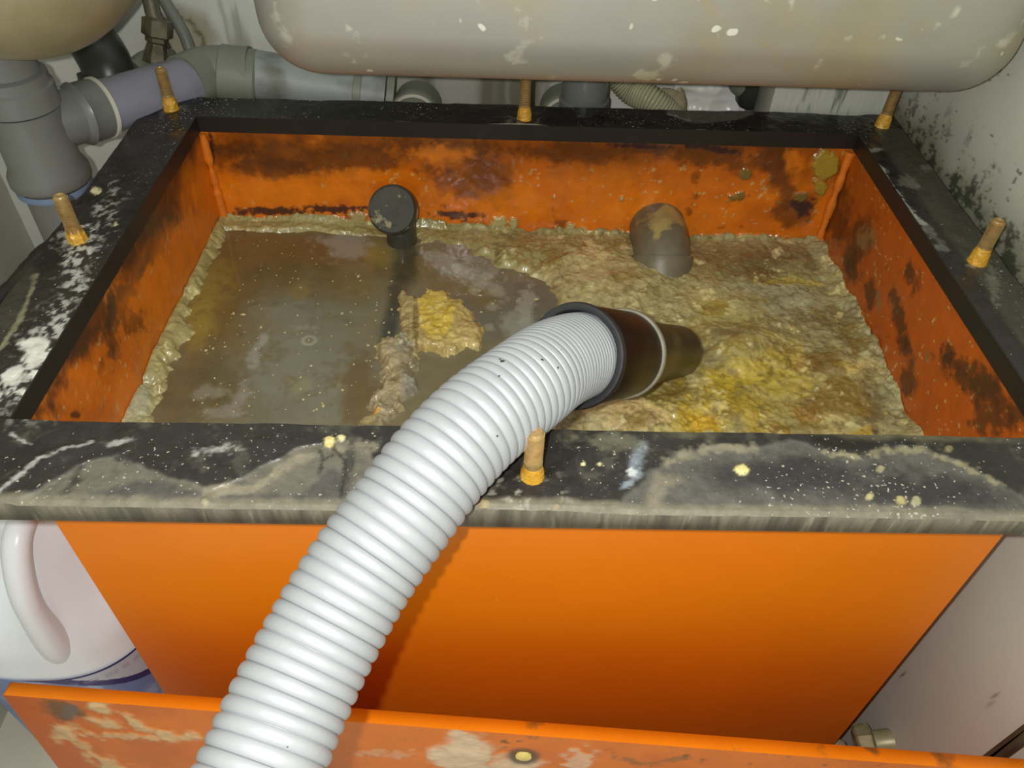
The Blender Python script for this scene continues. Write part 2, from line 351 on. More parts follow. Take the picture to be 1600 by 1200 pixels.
# left panel
S = Surf((X0, Y0, zb-D), (0, 1, 0), (0, 0, 1), (1, 0, 0), Y1-Y0, D)
X, Y = S.grid(np.linspace(0, Y1-Y0, 360), np.r_[np.linspace(0, D-.16, 20), np.linspace(D-.158, D, 160)])
col, a, b = panel_cols(S, X, Y, 130); dz = D-Y
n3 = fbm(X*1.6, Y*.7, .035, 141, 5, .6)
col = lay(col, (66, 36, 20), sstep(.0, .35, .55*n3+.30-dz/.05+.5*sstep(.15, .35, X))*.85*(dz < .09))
for p in [(215, 395, 20, 50, 20), (190, 460, 14, 34, 10), (175, 525, 9, 36, 0), (255, 330, 26, 46, 25), (285, 250, 26, 60, 10), (300, 235, 16, 36, 0), (205, 500, 22, 16, 0), (235, 380, 20, 26, 0), (125, 530, 20, 26, 30), (90, 575, 16, 22, 30)]:
    col = lay(col, (70, 40, 22), S.blob(*p[:4], ang=p[4], warp=.75, soft=.5, seed=int(p[0]))*.75)
for p in [(175, 480, 6, 30, 0), (195, 455, 16, 10, 0), (218, 420, 8, 22, 20)]:
    col = lay(col, (60, 50, 36), S.blob(*p[:4], ang=p[4], warp=.8, soft=.4, seed=5)*.8)
col = lay(col, (56, 36, 28), S.blob(118, 648, 8, 6, warp=.1, soft=.2)*.8)
for p in [(310, 300, 24, 70, 10), (262, 440, 40, 60, 25), (150, 610, 50, 34, 0), (170, 420, 14, 16, 0)]:
    col = lay(col, (222, 118, 20), S.blob(*p[:4], ang=p[4], warp=.5, soft=.6)*.65)
o = slab('left_panel', S, b*.0004, col, np.clip(.55+.3*a, 0, 1), M_orange, trap, thick=.004, sidemat=M_orange_out)
# right panel
S = Surf((X1, Y0, zb-D), (0, 1, 0), (0, 0, 1), (-1, 0, 0), Y1-Y0, D)
X, Y = S.grid(np.linspace(0, Y1-Y0, 360), np.r_[np.linspace(0, D-.16, 20), np.linspace(D-.158, D, 160)])
col, a, b = panel_cols(S, X, Y, 170, base=(186, 88, 18))
col = lay(col, (164, 84, 20), sstep(.2, .4, X)*.5)
for p in [(1300, 345, 26, 26, 0), (1345, 375, 18, 44, 20), (1330, 415, 12, 22, 0), (1310, 300, 20, 44, 10), (1360, 460, 8, 22, 0), (1402, 490, 9, 44, -12), (1412, 540, 8, 22, -10), (1425, 430, 14, 22, 0), (1478, 552, 10, 12, 0), (1420, 590, 12, 26, 10), (1500, 570, 30, 14, 20), (1530, 600, 50, 22, 30), (1550, 650, 30, 22, 0), (1540, 600, 24, 18, 0), (1590, 640, 14, 30, 0), (1360, 560, 10, 30, 0)]:
    col = lay(col, (66, 40, 24), S.blob(*p[:4], ang=p[4], warp=.75, soft=.45, seed=int(p[1]))*.78)
for p in [(1352, 375, 12, 16, 0), (1290, 320, 8, 10, 0), (1450, 560, 3, 12, 0), (1372, 470, 3, 16, 0)]:
    col = lay(col, (140, 112, 66), S.blob(*p[:4], ang=p[4], warp=.7, soft=.4)*.7)
col = lay(col, (150, 138, 96), np.exp(-np.abs(dz-.5)/.01)*0)
sc = S.line([(1283, 384), (1305, 440), (1330, 500), (1352, 560), (1385, 620), (1425, 682)], 7, .9, soft=.5)
col = lay(col, (164, 152, 104), sc)
o = slab('right_panel', S, b*.0004+sc*.002, col, np.clip(.5+.3*a, 0, 1), M_orange, trap, thick=.004, sidemat=M_orange_out)
# front panel and bottom (outside seen)
t4 = .004
mb = MB().box(((X0+X1)/2, Y0-t4/2-.0005, (zb+.03)/2+.0), (X1-X0+2*t4, t4, zb-.03)); o = mb.build('front_panel', M_orange_out, trap, smooth=False)
for nm, xx in (('left_skin', X0-t4-.001), ('right_skin', X1+t4+.001)):
    mb = MB().box((xx, (Y0+Y1)/2, (zb+.03)/2), (.002, Y1-Y0+2*t4, zb-.03)); mb.build('outer_side_panel', M_orange_out, trap, smooth=False)
MB().box(((X0+X1)/2, Y1+t4+.001, (zb+.03)/2), (X1-X0+2*t4, .002, zb-.03)).build('outer_back_panel', M_orange_out, trap, smooth=False)
MB().box(((X0+X1)/2, (Y0+Y1)/2, .034), (X1-X0, Y1-Y0, .008)).build('bottom_panel', M_orange_out, trap, smooth=False)
for fx in (X0+.04, X1-.04):
    for fy in (Y0+.05, Y1-.05):
        MB().box((fx, fy, .015), (.05, .05, .03), bev=.003).build('foot', M_black_lip, trap, smooth=False)
# corner weld beads
M_bead = mat('orange_weld', (214, 118, 34), .3, noise=.2, nscale=60, bump=.4, bscale=90)
for (x, y, sx) in ((X0+.003, Y1-.003, 1), (X1-.003, Y1-.003, -1)):
    n = 90; z = np.linspace(zb-.2, zb-.001, n); rr = .0042*(1+.35*fbm(z, z*0+x, .012, 3, 3))
    MB().tube(np.stack([np.full(n, x), np.full(n, y), z], 1), .004, 10, rfun=rr).build('weld_bead', M_bead, trap)

# flange: one frame, painted with sealant, bare dusty steel and splashes
xs = np.unique(np.r_[np.linspace(X0-FL, X0, 66), np.linspace(X0, X1, 500), np.linspace(X1, X1+FR, 62)])
ys = np.unique(np.r_[np.linspace(Y0-FF, Y0, 90), np.linspace(Y0, Y1, 250), np.linspace(Y1, Y1+FB, 26)])
ox, oy = X0-FL, Y0-FF
S = Surf((ox, oy, FT), (1, 0, 0), (0, 1, 0), (0, 0, 1), 1, 1)
X, Y = S.grid(xs-ox, ys-oy)
xc = (xs[:-1]+xs[1:])/2; yc = (ys[:-1]+ys[1:])/2
keep = ~(((xc > X0) & (xc < X1))[None, :] & ((yc > Y0) & (yc < Y1))[:, None])
wx, wy = X+ox, Y+oy
front = (wy < Y0+.002)
col = const(S, (46, 43, 40)); H = fbm(X, Y, .05, 201, 4)*.0009+fbm(X, Y, .012, 207, 3)*.00035
gl = np.clip(.75+.3*fbm(X, Y, .04, 205, 3), 0, 1)
a = fbm(X, Y, .06, 211, 5, .6); b = fbm(X, Y, .015, 215, 4, .65); f = fbm(X, Y, .005, 219, 3, .6)
col = lay(col, (30, 27, 25), sstep(0, .8, a)*.6)
col = lay(col, (92, 88, 76), sstep(.2, 1.0, b+.4*f)*.45*front)
# bare grey zones of the front bar
GL = [(-30, 800), (10, 792), (60, 765), (105, 738), (150, 718), (185, 712), (205, 728), (250, 735), (280, 752), (330, 766), (380, 750), (420, 722), (470, 700), (530, 690), (580, 705), (600, 760), (560, 810), (-30, 800)]
gr = S.poly(GL[:-1]+[(560, 812), (-40, 800)], .0012, .002, 221, .02)
G2 = [(905, 812), (965, 790), (985, 762), (1010, 740), (1060, 712), (1120, 698), (1190, 702), (1235, 690), (1280, 706), (1330, 716), (1372, 712), (1400, 700), (1450, 708), (1500, 730), (1545, 752), (1600, 780), (1720, 800), (1720, 830), (905, 830)]
gr2 = S.poly(G2, .0015, .0025, 225, .02)
col = lay(col, (112, 107, 94), gr*.85); col = lay(col, (100, 97, 90), gr2*.8)
# lower bands darker, dusty arcs along the sealant's edge
dk = S.poly([(60, 800), (150, 765), (215, 750), (300, 760), (380, 775), (470, 770), (520, 730), (560, 740), (540, 800)], .003, .003, 227)
col = lay(col, (76, 73, 71), dk*.75)
dk2 = np.maximum(S.blob(1250, 745, 130, 28, 2, .6, .4), S.blob(1440, 770, 120, 26, 5, .6, .4))
col = lay(col, (44, 42, 44), dk2*.85)
col = lay(col, (150, 142, 120), S.line([(330, 768), (400, 760), (470, 715), (540, 695), (585, 700)], 8, .9)*.6)
col = lay(col, (148, 140, 116), S.line([(1040, 722), (1110, 700), (1180, 702)], 7, .9)*.6)
col = lay(col, (142, 134, 104), S.line([(1290, 708), (1340, 716), (1380, 705), (1440, 706), (1500, 728), (1560, 757)], 6, 1.0)*.75)
col = lay(col, (142, 132, 110), S.line([(1020, 780), (1035, 755), (1050, 740)], 12, .9)*.5)
col = lay(col, (34, 30, 26), S.poly([(1262, 680), (1372, 686), (1374, 698), (1340, 706), (1300, 702), (1270, 690)], .0012, .001)*.95)
col = lay(col, (100, 98, 80), S.blob(960, 692, 60, 12, 3, .5, .6)*.8)
col = lay(col, (44, 42, 40), np.maximum(S.line([(130, 716), (118, 745), (100, 775)], 7, .7), S.blob(190, 712, 26, 9, 10, .3, .4))*.8)
for ln in ([(500, 705), (505, 720), (498, 740)], [(520, 700), (540, 720), (532, 780)], [(502, 720), (520, 712)]):
    col = lay(col, (40, 38, 34), S.line(ln, 3, .6)*.8)
col = lay(col, (48, 46, 44), S.blob(545, 722, 8, 34, 5, .4, .6)*.7)
# pale wisps
wisp = np.maximum.reduce([S.line([(0, 770), (30, 748), (60, 720), (100, 705), (145, 693)], 3, .8, soft=.8), S.blob(190, 692, 18, 5, -10, .5, .6), S.line([(20, 680), (35, 692), (50, 698)], 2, .8), S.blob(335, 705, 26, 6, -5, .6, .8)])
col = lay(col, (176, 176, 170), wisp*.75)
bw = np.maximum(S.blob(996, 718, 10, 22, 25, .6, .4), S.line([(975, 762), (990, 750), (1000, 735)], 6, .7))
col = lay(col, (150, 160, 170), bw*.65); col = lay(col, (225, 228, 226), S.blob(985, 741, 8, 5, 30, .4, .5)*.8)
# back bar darkened, its dark reflection painted into the colour; brown on the inner rim
col = lay(col, (24, 20, 17), sstep(Y1-.02, Y1+.01, wy)*.95)
col = lay(col, (40, 28, 20), ((wy > Y0+.2) & (wx < X0+.02))*sstep(0, .8, b)*.7)
# scraped patch on the back bar
scr = S.poly([(1040, 176), (1075, 190), (1110, 192), (1160, 186), (1180, 178), (1170, 172), (1045, 172)], .001, .001)
col = lay(col, (88, 86, 76), scr*.9)
col = lay(col, (170, 172, 160), S.line([(1045, 178), (1075, 186)], 2, .9)*.6)
# right bar: bare grey-green
rb = sstep(X1+.014, X1+.020, wx+.003*a)*(wy > Y0-.005)*(wy < Y1+.012)
col = lay(col, (72, 72, 60), rb*.85)
rs = S.line([(1352, 240), (1372, 262), (1390, 290), (1412, 318), (1440, 350)], 5, 1.0, soft=.7)
rs2 = np.maximum(S.blob(1368, 233, 12, 3, -10, .4, .6), S.line([(1440, 350), (1460, 368), (1482, 395)], 8, 1.1, soft=.8)*.5)
pw = sstep(.25, .75, fbm(X, Y, .004, 231, 3, .7)+.15)
col = lay(col, (192, 192, 180), np.clip(rs*1.2, 0, 1)*.8); col = lay(col, (150, 152, 140), rs2*.8)
col = lay(col, (124, 124, 108), np.maximum.reduce([S.blob(1420, 285, 16, 6, 20, .5, .9), S.blob(1450, 262, 10, 5, 0, .5, .9), S.blob(1552, 440, 8, 26, -10, .6, .8)])*.6)
# left bar: white powder and the pale thread along the outside
pd = np.maximum.reduce([S.blob(60, 560, 30, 62, 40, .6, .6), S.blob(20, 600, 40, 20, -25, .6, .6), S.blob(95, 490, 24, 60, 38, .7, .6)*.75, S.blob(118, 415, 22, 44, 20, .7, .6)*.7, S.blob(165, 330, 18, 44, 25, .7, .6)*.5, S.blob(128, 372, 36, 22, 0, .6, .5)*.9, S.blob(40, 640, 50, 24, 0, .8, .6)*.4])
col = lay(col, (205, 204, 194), pd*sstep(.1, .7, fbm(X, Y, .0045, 235, 3, .7)+.55*pd-.05))
col = lay(col, (222, 222, 212), np.maximum(S.blob(55, 548, 18, 20, 30, .3, .7), S.blob(22, 582, 22, 8, -22, .3, .7))*.9)
col = lay(col, (214, 204, 160), np.maximum(S.blob(148, 297, 7, 5, 0, .3, .7), S.blob(180, 350, 3, 3, 0, .3, .7)))
th_ = S.line([(55, 430), (44, 470), (25, 510), (0, 545), (-30, 575)], 3, .6, soft=.6)
col = lay(col, (134, 130, 104), th_*.85)
col = lay(col, (70, 68, 58), S.poly([(60, 425), (40, 470), (18, 515), (-60, 590), (-120, 560), (30, 400)], .002, .002)*.6)
# crumbs on the front bar
cr = np.zeros_like(X)
for (x, y, r, c) in [(1158, 737, 10, (220, 206, 140)), (515, 691, 8, (212, 196, 130)), (534, 687, 5, (212, 200, 150)), (912, 727, 3, (220, 210, 160)), (936, 727, 3, (220, 210, 160)), (1357, 778, 5, (180, 170, 120)), (1408, 783, 7, (170, 155, 105)), (1430, 785, 7, (160, 155, 120)), (870, 795, 4, (200, 150, 50)), (755, 792, 9, (190, 150, 50)), (1480, 705, 6, (120, 110, 80)), (320, 783, 6, (200, 190, 130)), (1375, 735, 6, (150, 140, 110)), (700, 668, 5, (190, 180, 140)), (205, 800, 4, (180, 170, 120))]:
    m_ = S.blob(x, y, r, r*.9, 0, .25, .35, seed=int(x)); col = lay(col, c, m_); cr = np.maximum(cr, m_*min(1, r/9))
# pale worn arris at the front edge and yellowish dirt at the inner one
arr = sstep(oy+.009, oy+.004, wy+.0018*b)
col = lay(col, (128, 122, 104), arr*.8)
inn = sstep(Y0-.007, Y0-.001, wy+.002*b)*(wy < Y0+.001)
col = lay(col, (110, 104, 78), inn*.55*sstep(-.4, .4, a)*(wx > -.2))
# glossy lumps round the front stud; relief
st_uv = [(831, 752), (818, 187), (268, 172), (122, 378), (1375, 196), (1526, 408)]
lump = S.blob(830, 772, 75, 34, 0, .6, .3)
gl = np.clip(gl+lump*.6-gr*.5-gr2*.45-rb*.3-pd*.5, 0, 1)*(1-arr)
col = lay(col, (168, 164, 150), sstep(.35, .9, f+.3*b)*lump*.55*(wy < .30))
for (x, y) in st_uv: H = H+.0016*S.blob(x, y, 34, 22, 0, .7, .2); col = lay(col, (150, 146, 124), S.blob(x, y+2, 22 if x > 300 else 22, 10, 0, .4, .7)*sstep(-.2, .6, f)*(.75 if y > 300 else .35))
H = H+.0014*(1-np.maximum(gr, gr2))*front+.0013*lump+.0012*cr+.0008*S.line([(-20, 780), (40, 740), (100, 708), (150, 695)], 10, .5)+.0010*bw+.0012*dk2
H = H*np.where((wx < X0) | (wx > X1) | (wy < Y0+.0005) | (wy > Y1-.0005), 1, .0)
rim = np.minimum.reduce([wx-ox, X1+FR-wx, wy-oy, Y1+FB-wy]); H = H-.0018*sstep(.003, 0, rim)
# flange outline: sealant overhanging the outer left side
flange = slab('flange', S, H, col, gl, M_black, trap, thick=TH, keep=keep, sidemat=M_edge)
# dark inner lip
lip = MB()
for (c, s_) in ((((X0+X1)/2, Y1-.0006, FT-TH/2+.0002), (X1-X0, .0012, TH+.0002)), ((X0+.0006, (Y0+Y1)/2, FT-TH/2+.0002), (.0012, Y1-Y0-.003, TH+.0002)), ((X1-.0006, (Y0+Y1)/2, FT-TH/2+.0002), (.0012, Y1-Y0-.003, TH+.0002))):
    lip.box(c, s_)
tag(lip.build('sealant_lip', M_black_lip, trap, smooth=False), 'black sealant on the inner edge of the flange')
# sealant bulge along the outer left side
n = 60; tt = np.linspace(0, 1, n); yy = oy+.10+(.27)*tt
xo = ox-.002-.013*np.exp(-((tt-.25)/.22)**2)
MB().tube(np.stack([xo+.006, yy, FT-.007+0*tt], 1), .008, 12, rfun=.0075*(1+.2*fbm(tt, tt*0, .1, 9, 3))*np.sin(np.pi*np.clip(tt, .03, .97))**.4).build('sealant_bulge', M_black_lip, trap)

# studs
M_rust = mat('rusty_stud', (170, 142, 92), .34, .35, noise=.3, nscale=160, bump=.12, bscale=400, var=[((160, 104, 40), 120, .5, .65, .5)])
M_rusty = mat('yellow_rust_collar', (204, 152, 48), .45, .05, noise=.35, nscale=190, bump=.8, bscale=260, bdist=.002, var=[((240, 214, 120), 150, .58, .66, .7)])
SR = .0054; SH = .041
def stud(px, py, hgt=SH, lean=(0, 0)):
    p = on_z(px, py, FT+.001); r = SR; nth = 13; prof = [(0, r*1.02), (hgt*.40, r*1.02)]
    z0 = hgt*.40; z1 = hgt-.0012; k = (z1-z0)/nth
    for i in range(nth): prof += [(z0+k*i+k*.12, r*.76), (z0+k*i+k*.40, r*1.0), (z0+k*i+k*.60, r*1.0), (z0+k*i+k*.88, r*.76)]
    prof += [(z1, r*.86), (hgt, r*.7), (hgt, r*.55), (hgt-.001, r*.5)]
    ax = V3(lean[0], lean[1], 1)
    s = MB().lathe(p, ax, prof, 20).build('stud', M_rust, trap)
    v = []; rnd = random.Random(int(px))
    MB().lathe(p, ax, [(-.002, r*1.50), (.0005, r*1.42), (.0025, r*1.32), (.0085, r*1.26), (.0105, r*1.10), (.0135, r*1.05)], 6 if px < 200 else 14).build('weld_collar', M_rusty, s)
    return s
stud(831, 749); stud(819, 186); stud(268, 171); stud(123, 378); stud(1378, 197, lean=(.02, 0)); stud(1527, 408, .038)

# ------------------------------------------------------------------ pipework inside the tank (moves with it)
zl = lambda x: ZL+(ZR-ZL)*(x-X0)/(X1-X0)
M_greyp = mat('grey_greasy_plastic', (112, 104, 82), .42, noise=.25, nscale=60, bump=.3, bscale=60, var=[((172, 152, 94), 20, .56, .6, .9)])
M_disc = mat('black_greasy_disc', (62, 60, 52), .35, noise=.3, nscale=80, bump=.3, bscale=120, var=[((160, 152, 112), 46, .57, .61, .9)], coat=.2)
# outlet elbow, coming out of the back panel and turning down
ec = on_y(1040, 372, .683); ex = ec[0]; r = .030
arc = [V3(ex, Y1+.002, ZR+.016)]
for q in np.linspace(0, math.pi/2, 12): arc.append(V3(ex, Y1-.022-.034*math.sin(q), ZR+.016-.030*(1-math.cos(q))))
arc.append(V3(ex, Y1-.056, ZR-.06))
el = MB().tube(arc, r, 28).build('outlet_elbow', M_greyp, trap)
MB().lathe((ex, Y1-.044, ZR+.0085), (0, -.62, -.78), [(0, r-.001), (.0004, r+.0026), (.002, r+.0032), (.010, r+.0026), (.03, r+.0022)], 36, cap=False).build('elbow_collar', M_greyp, el)
# inlet riser with a round cap facing forward
dc = on_y(612, 327, .695); nv = CAM-dc; nv = nv/np.linalg.norm(nv); nv = nv+V3(-.30, 0, .15); nv /= np.linalg.norm(nv)
rr = .0255
ri = MB().lathe(dc-nv*.012, nv, [(0, rr*.9), (.002, rr), (.010, rr), (.012, rr*.97), (.0105, rr*.90), (.0100, 0)], 40).build('riser_cap', M_disc, trap)
MB().tube([dc-nv*.008+V3(.004, 0, -.006), dc-nv*.012+V3(.005, 0, -.03), dc+V3(.004, -.004, -.09)], .016, 20).build('riser_pipe', M_disc, trap)

# ================================================================== LIQUID AND GREASE
slope = (ZR-ZL)/(X1-X0); Ul = V3(1, 0, slope); Ul /= np.linalg.norm(Ul); Nl = np.cross(Ul, V3(0, 1, 0))
def liquid(dz_, nx, ny):
    S = Surf(V3(X0+.0005, Y0+.0005, ZL+dz_), Ul, V3(0, 1, 0), Nl, 1, 1); lu = (X1-X0-.001)*math.hypot(1, slope); lv = Y1-Y0-.001
    S.grid(np.linspace(0, lu, nx), np.linspace(0, lv, ny)); return S
# ---- murky water
S = liquid(0, 420, 280); X, Y = S.X, S.Y
a = fbm(X, Y, .09, 301, 5, .6); b = fbm(X, Y, .02, 305, 5, .65); c_ = fbm(X, Y, .006, 309, 3, .6)
col = const(S, (116, 106, 80))
def put(lst, default_soft=.6, warp=.45):
    global col
    for e in lst:
        px, py, rx, ry, cc, s_ = e[:6]; ang = e[6] if len(e) > 6 else 0
        col = lay(col, cc, S.blob(px, py, rx, ry, ang, default_soft, warp, seed=int(px+py) % 97)*s_)
put([(480, 570, 110, 120, (114, 110, 92), .9), (420, 410, 140, 48, (104, 84, 46), .85), (330, 490, 70, 70, (112, 88, 46), .8), (300, 600, 90, 46, (98, 86, 60), .8), (500, 395, 60, 20, (96, 76, 42), .6), (560, 600, 30, 60, (104, 86, 56), .8),
     (330, 440, 34, 50, (140, 120, 56), .6, 20), (310, 500, 24, 34, (150, 130, 60), .6), (780, 480, 90, 56, (106, 97, 84), .9), (720, 440, 70, 26, (116, 98, 62), .85, 20), (590, 392, 28, 22, (136, 116, 52), .7), (560, 450, 24, 16, (120, 104, 62), .5), (470, 455, 14, 12, (132, 112, 60), .6), (445, 640, 60, 20, (104, 98, 80), .5)])
put([(634, 400, 17, 44, (70, 64, 46), .9), (618, 470, 14, 44, (70, 66, 54), .9, 8), (607, 520, 13, 34, (66, 64, 58), .9, 8)], .6, .25)
col = lay(col, (88, 74, 46), sstep(.25, .9, b+.4*c_)*.5*(X < .16)); col = lay(col, (150, 134, 84), sstep(.55, 1.1, b*.7+.5*c_)*.35*(X < .17))
put([(535, 386, 34, 19, (140, 132, 118), .85), (396, 558, 9, 14, (146, 144, 134), .6, 0), (410, 532, 14, 6, (150, 148, 138), .6, -50), (700, 412, 36, 12, (146, 141, 126), .8, 28), (745, 436, 34, 12, (146, 140, 122), .7, 20), (775, 456, 20, 10, (146, 138, 118), .6, 40), (822, 480, 12, 34, (148, 142, 130), .8, 8), (812, 510, 22, 20, (146, 142, 130), .7), (330, 612, 24, 10, (140, 134, 116), .6, -12), (372, 622, 12, 34, (140, 136, 124), .6, 30), (340, 645, 30, 8, (138, 134, 120), .6), (475, 512, 18, 4, (140, 136, 120), .5), (470, 605, 14, 10, (132, 126, 88), .5, -40), (742, 455, 10, 5, (160, 152, 120), .5), (770, 480, 10, 6, (150, 142, 120), .6), (765, 512, 10, 6, (150, 142, 122), .6)], .4, .6)
ring_ = S.uv(483, 532); dd = np.hypot(X-ring_[0], Y-ring_[1]); col = lay(col, (160, 156, 136), np.exp(-((dd-.0055)/.0015)**2)*.7)
M_water = mat('murky_water', attr=True, rough=.14, gloss=.06, noise=.10, nscale=90, bump=.10, bscale=45, bdist=.001, spec=.5)
o = slab('waste_water', S, a*.0004, col*V3(1.2, 1.22, 1.22), X*0+1, M_water, thick=.05)
tag(o, 'flat murky grey-brown waste water filling the orange tank on its left side', 'water', kind='stuff')
# ---- grease crust
S = liquid(0, 640, 400); X, Y = S.X, S.Y; LX, LY = X.max(), Y.max()
a = fbm(X, Y, .10, 401, 5, .6); b = fbm(X, Y, .028, 405, 5, .62); c_ = fbm(X, Y, .008, 409, 4, .62); rg = ridged(X, Y, .022, 413, 4)
main = S.poly([(645, 350), (660, 380), (720, 385), (760, 405), (800, 430), (850, 440), (870, 470), (840, 500), (1000, 600), (850, 645), (800, 690), (800, 760), (1700, 760), (1700, 330), (645, 330)], .006, .010, 421, .04)
scumL = S.poly([(362, 340), (342, 375), (330, 410), (312, 450), (300, 490), (292, 530), (262, 565), (248, 620), (232, 680), (60, 690), (150, 520), (270, 330)], .007, .009, 425, .02)
scumB = S.poly([(320, 335), (320, 358), (400, 364), (500, 362), (560, 368), (640, 372), (700, 366), (700, 330)], .003, .003, 427, .02)
lumpY = S.poly([(650, 470), (668, 452), (700, 458), (745, 490), (760, 520), (745, 548), (700, 556), (660, 548), (640, 560), (622, 530), (632, 500), (615, 470), (628, 450)], .008, .007, 431, .014)
rock = S.poly([(600, 535), (640, 530), (652, 560), (650, 610), (600, 680), (540, 690), (575, 640), (590, 590), (588, 560)], .008, .007, 435, .014)
msk = np.maximum.reduce([main, scumL, scumB, lumpY, rock])
flake = sstep(.50, .62, b*.6+c_*.5)*sstep(.17, .04, X)*.0
msk = np.clip(msk, 0, 1)
col = const(S, (144, 131, 88))
col = lay(col, (172, 156, 114), sstep(-.1, .9, a+.3*b)*.6); col = lay(col, (112, 94, 58), sstep(-.1, .8, -a-.5*b)*.65)
put([(860, 395, 200, 36, (144, 130, 84), .6), (940, 440, 90, 34, (176, 152, 108), .75), (1200, 400, 120, 24, (112, 94, 60), .7), (1180, 380, 90, 10, (150, 138, 98), .6), (1215, 470, 90, 26, (156, 150, 118), .85), (1100, 470, 60, 30, (164, 144, 98), .7),
     (1140, 500, 60, 30, (160, 140, 80), .6), (1260, 520, 60, 26, (128, 112, 78), .6), (1330, 520, 60, 40, (150, 140, 98), .7), (1190, 620, 110, 60, (160, 140, 66), .7), (1050, 640, 80, 44, (168, 150, 80), .7), (1000, 600, 50, 30, (130, 110, 66), .6), (880, 650, 60, 24, (134, 116, 84), .8), (1365, 650, 42, 50, (108, 98, 72), .85), (1370, 560, 60, 50, (156, 148, 108), .6), (1290, 640, 60, 50, (128, 108, 62), .6)])
put([(1120, 612, 46, 24, (184, 154, 40), .8), (1090, 650, 40, 26, (178, 146, 40), .75), (1100, 668, 26, 12, (190, 146, 34), .8), (1180, 590, 60, 14, (176, 150, 54), .7), (1225, 560, 34, 16, (170, 142, 50), .75), (1165, 640, 36, 22, (170, 140, 42), .6), (1300, 445, 40, 8, (196, 170, 66), .7, -4), (1220, 442, 40, 6, (180, 156, 60), .7), (1240, 612, 30, 12, (172, 144, 54), .6), (1150, 552, 30, 14, (160, 134, 60), .6), (1120, 485, 26, 10, (150, 126, 50), .7),
     (1268, 570, 34, 14, (136, 96, 34), .8), (1265, 648, 44, 14, (136, 98, 36), .8), (1210, 672, 20, 12, (150, 110, 30), .7), (1140, 530, 40, 10, (104, 88, 58), .6), (1160, 420, 60, 16, (106, 88, 54), .6), (1010, 420, 20, 8, (106, 90, 58), .6),
     (980, 655, 58, 20, (198, 166, 116), .85), (950, 625, 30, 14, (170, 146, 108), .7), (1310, 655, 26, 12, (186, 170, 116), .85), (1330, 670, 14, 8, (190, 176, 124), .7), (1330, 590, 50, 18, (176, 158, 98), .6), (1210, 540, 40, 10, (176, 156, 100), .6), (1300, 560, 16, 10, (182, 164, 104), .5), (1400, 640, 22, 40, (158, 150, 108), .8, 25), (1340, 500, 22, 50, (160, 152, 112), .8, -25), (1290, 420, 14, 34, (158, 148, 108), .8, -20), (1290, 603, 3, 3, (150, 60, 30), .8)], .45, .8)
put([(695, 500, 60, 56, (164, 138, 82), 1), (680, 495, 34, 40, (190, 158, 66), .9), (720, 535, 40, 14, (196, 170, 106), .6), (730, 520, 22, 22, (166, 138, 90), .6), (634, 500, 18, 44, (158, 136, 92), 1), (650, 510, 5, 34, (104, 80, 46), .7), (612, 605, 54, 74, (140, 124, 98), 1), (605, 590, 28, 40, (150, 130, 98), .7), (640, 590, 14, 60, (120, 116, 106), .7, -10), (585, 650, 10, 5, (214, 140, 40), .9), (575, 660, 14, 10, (160, 138, 90), .6), (638, 570, 12, 20, (128, 108, 76), .6)], .3, .35)
col = lay(col, (144, 132, 84), np.maximum(scumL, scumB)*.85); col = lay(col, (164, 146, 80), sstep(.2, .9, b)*scumL*.6); col = lay(col, (150, 148, 124), S.blob(210, 630, 30, 44, 20, .5, .4)*scumL*.8)
# brown patches and pale crumbs from noise; darker in the low grain, paler on the high
e1 = fbm(X, Y, .030, 461, 6, .72); e2 = fbm(X, Y, .018, 467, 5, .7); e3 = fbm(X, Y, .05, 471, 5, .65); nl = (1-lumpY)*(1-rock)
col = lay(col, (104, 84, 46), sstep(.10, .55, e1)*.62*nl*(1-scumL)*(1-scumB))
col = lay(col, (204, 186, 134), sstep(.28, .50, e2)*sstep(-.3, .3, e3)*.70*(1-.5*scumL))
yl = sstep(.15, .35, X-.22)*sstep(.36, .10, Y)
col = lay(col, (182, 150, 40), sstep(.20, .55, e3+.4*e2)*.60*yl); col = lay(col, (128, 102, 42), sstep(.45, .75, -e3+.4*e1)*.55*nl*sstep(.05, .3, X))
col = lay(col, (80, 60, 30), sstep(.55, .95, -c_-.3*e1)*.5*(1-scumL)*(1-scumB)); col = lay(col, (214, 200, 152), sstep(.55, 1.0, c_*.8+e2*.4)*.5)
g_ = V3(1.30, 1.38, 1.36); col = np.clip(col*g_, 0, .9)
smooth_ = np.maximum(S.blob(1215, 470, 90, 26, 0, .6, .4), S.blob(1365, 650, 42, 50, 0, .6, .4))
crm = .25+.95*sstep(-.25, .45, fbm(X, Y, .045, 455, 3))
H = -.004+.0065*msk+msk*(a*.0026+b*.0018+(c_*.0013+rg*.0007)*(1-.8*smooth_)*crm)
H += .007*S.blob(960, 440, 80, 34, 0, .8, .3)+.005*S.blob(870, 400, 120, 20, 0, .8, .4)+.007*S.blob(985, 650, 60, 30, 0, .8, .3)+.006*S.blob(1330, 575, 70, 40, 0, .8, .4)+.003*lumpY**2*(1+.5*b)+.005*rock**2*(1+.4*b)+.004*S.blob(1100, 640, 70, 30, 0, .8, .5)
H += .006*scumL*sstep(.02, 0, X)+.004*scumB*sstep(LY-.008, LY, Y)*(1+1.2*b)+.006*main*sstep(LX-.02, LX, X)*(1+b)+.003*main*sstep(LY-.008, LY, Y)*(1+1.4*b)
H += .012*S.blob(1160, 545, 46, 26, 0, .9, .3)-.0*X
H = np.where(msk < .02, -.006, H)
M_grease = mat('grease_crust', attr=True, rough=.42, gloss=.22, noise=.30, nscale=150, bump=.38, bscale=230, bdist=.0014, spec=.5, coat=.35, sub=.0)
gl = np.clip(.5+.5*b, 0, 1)
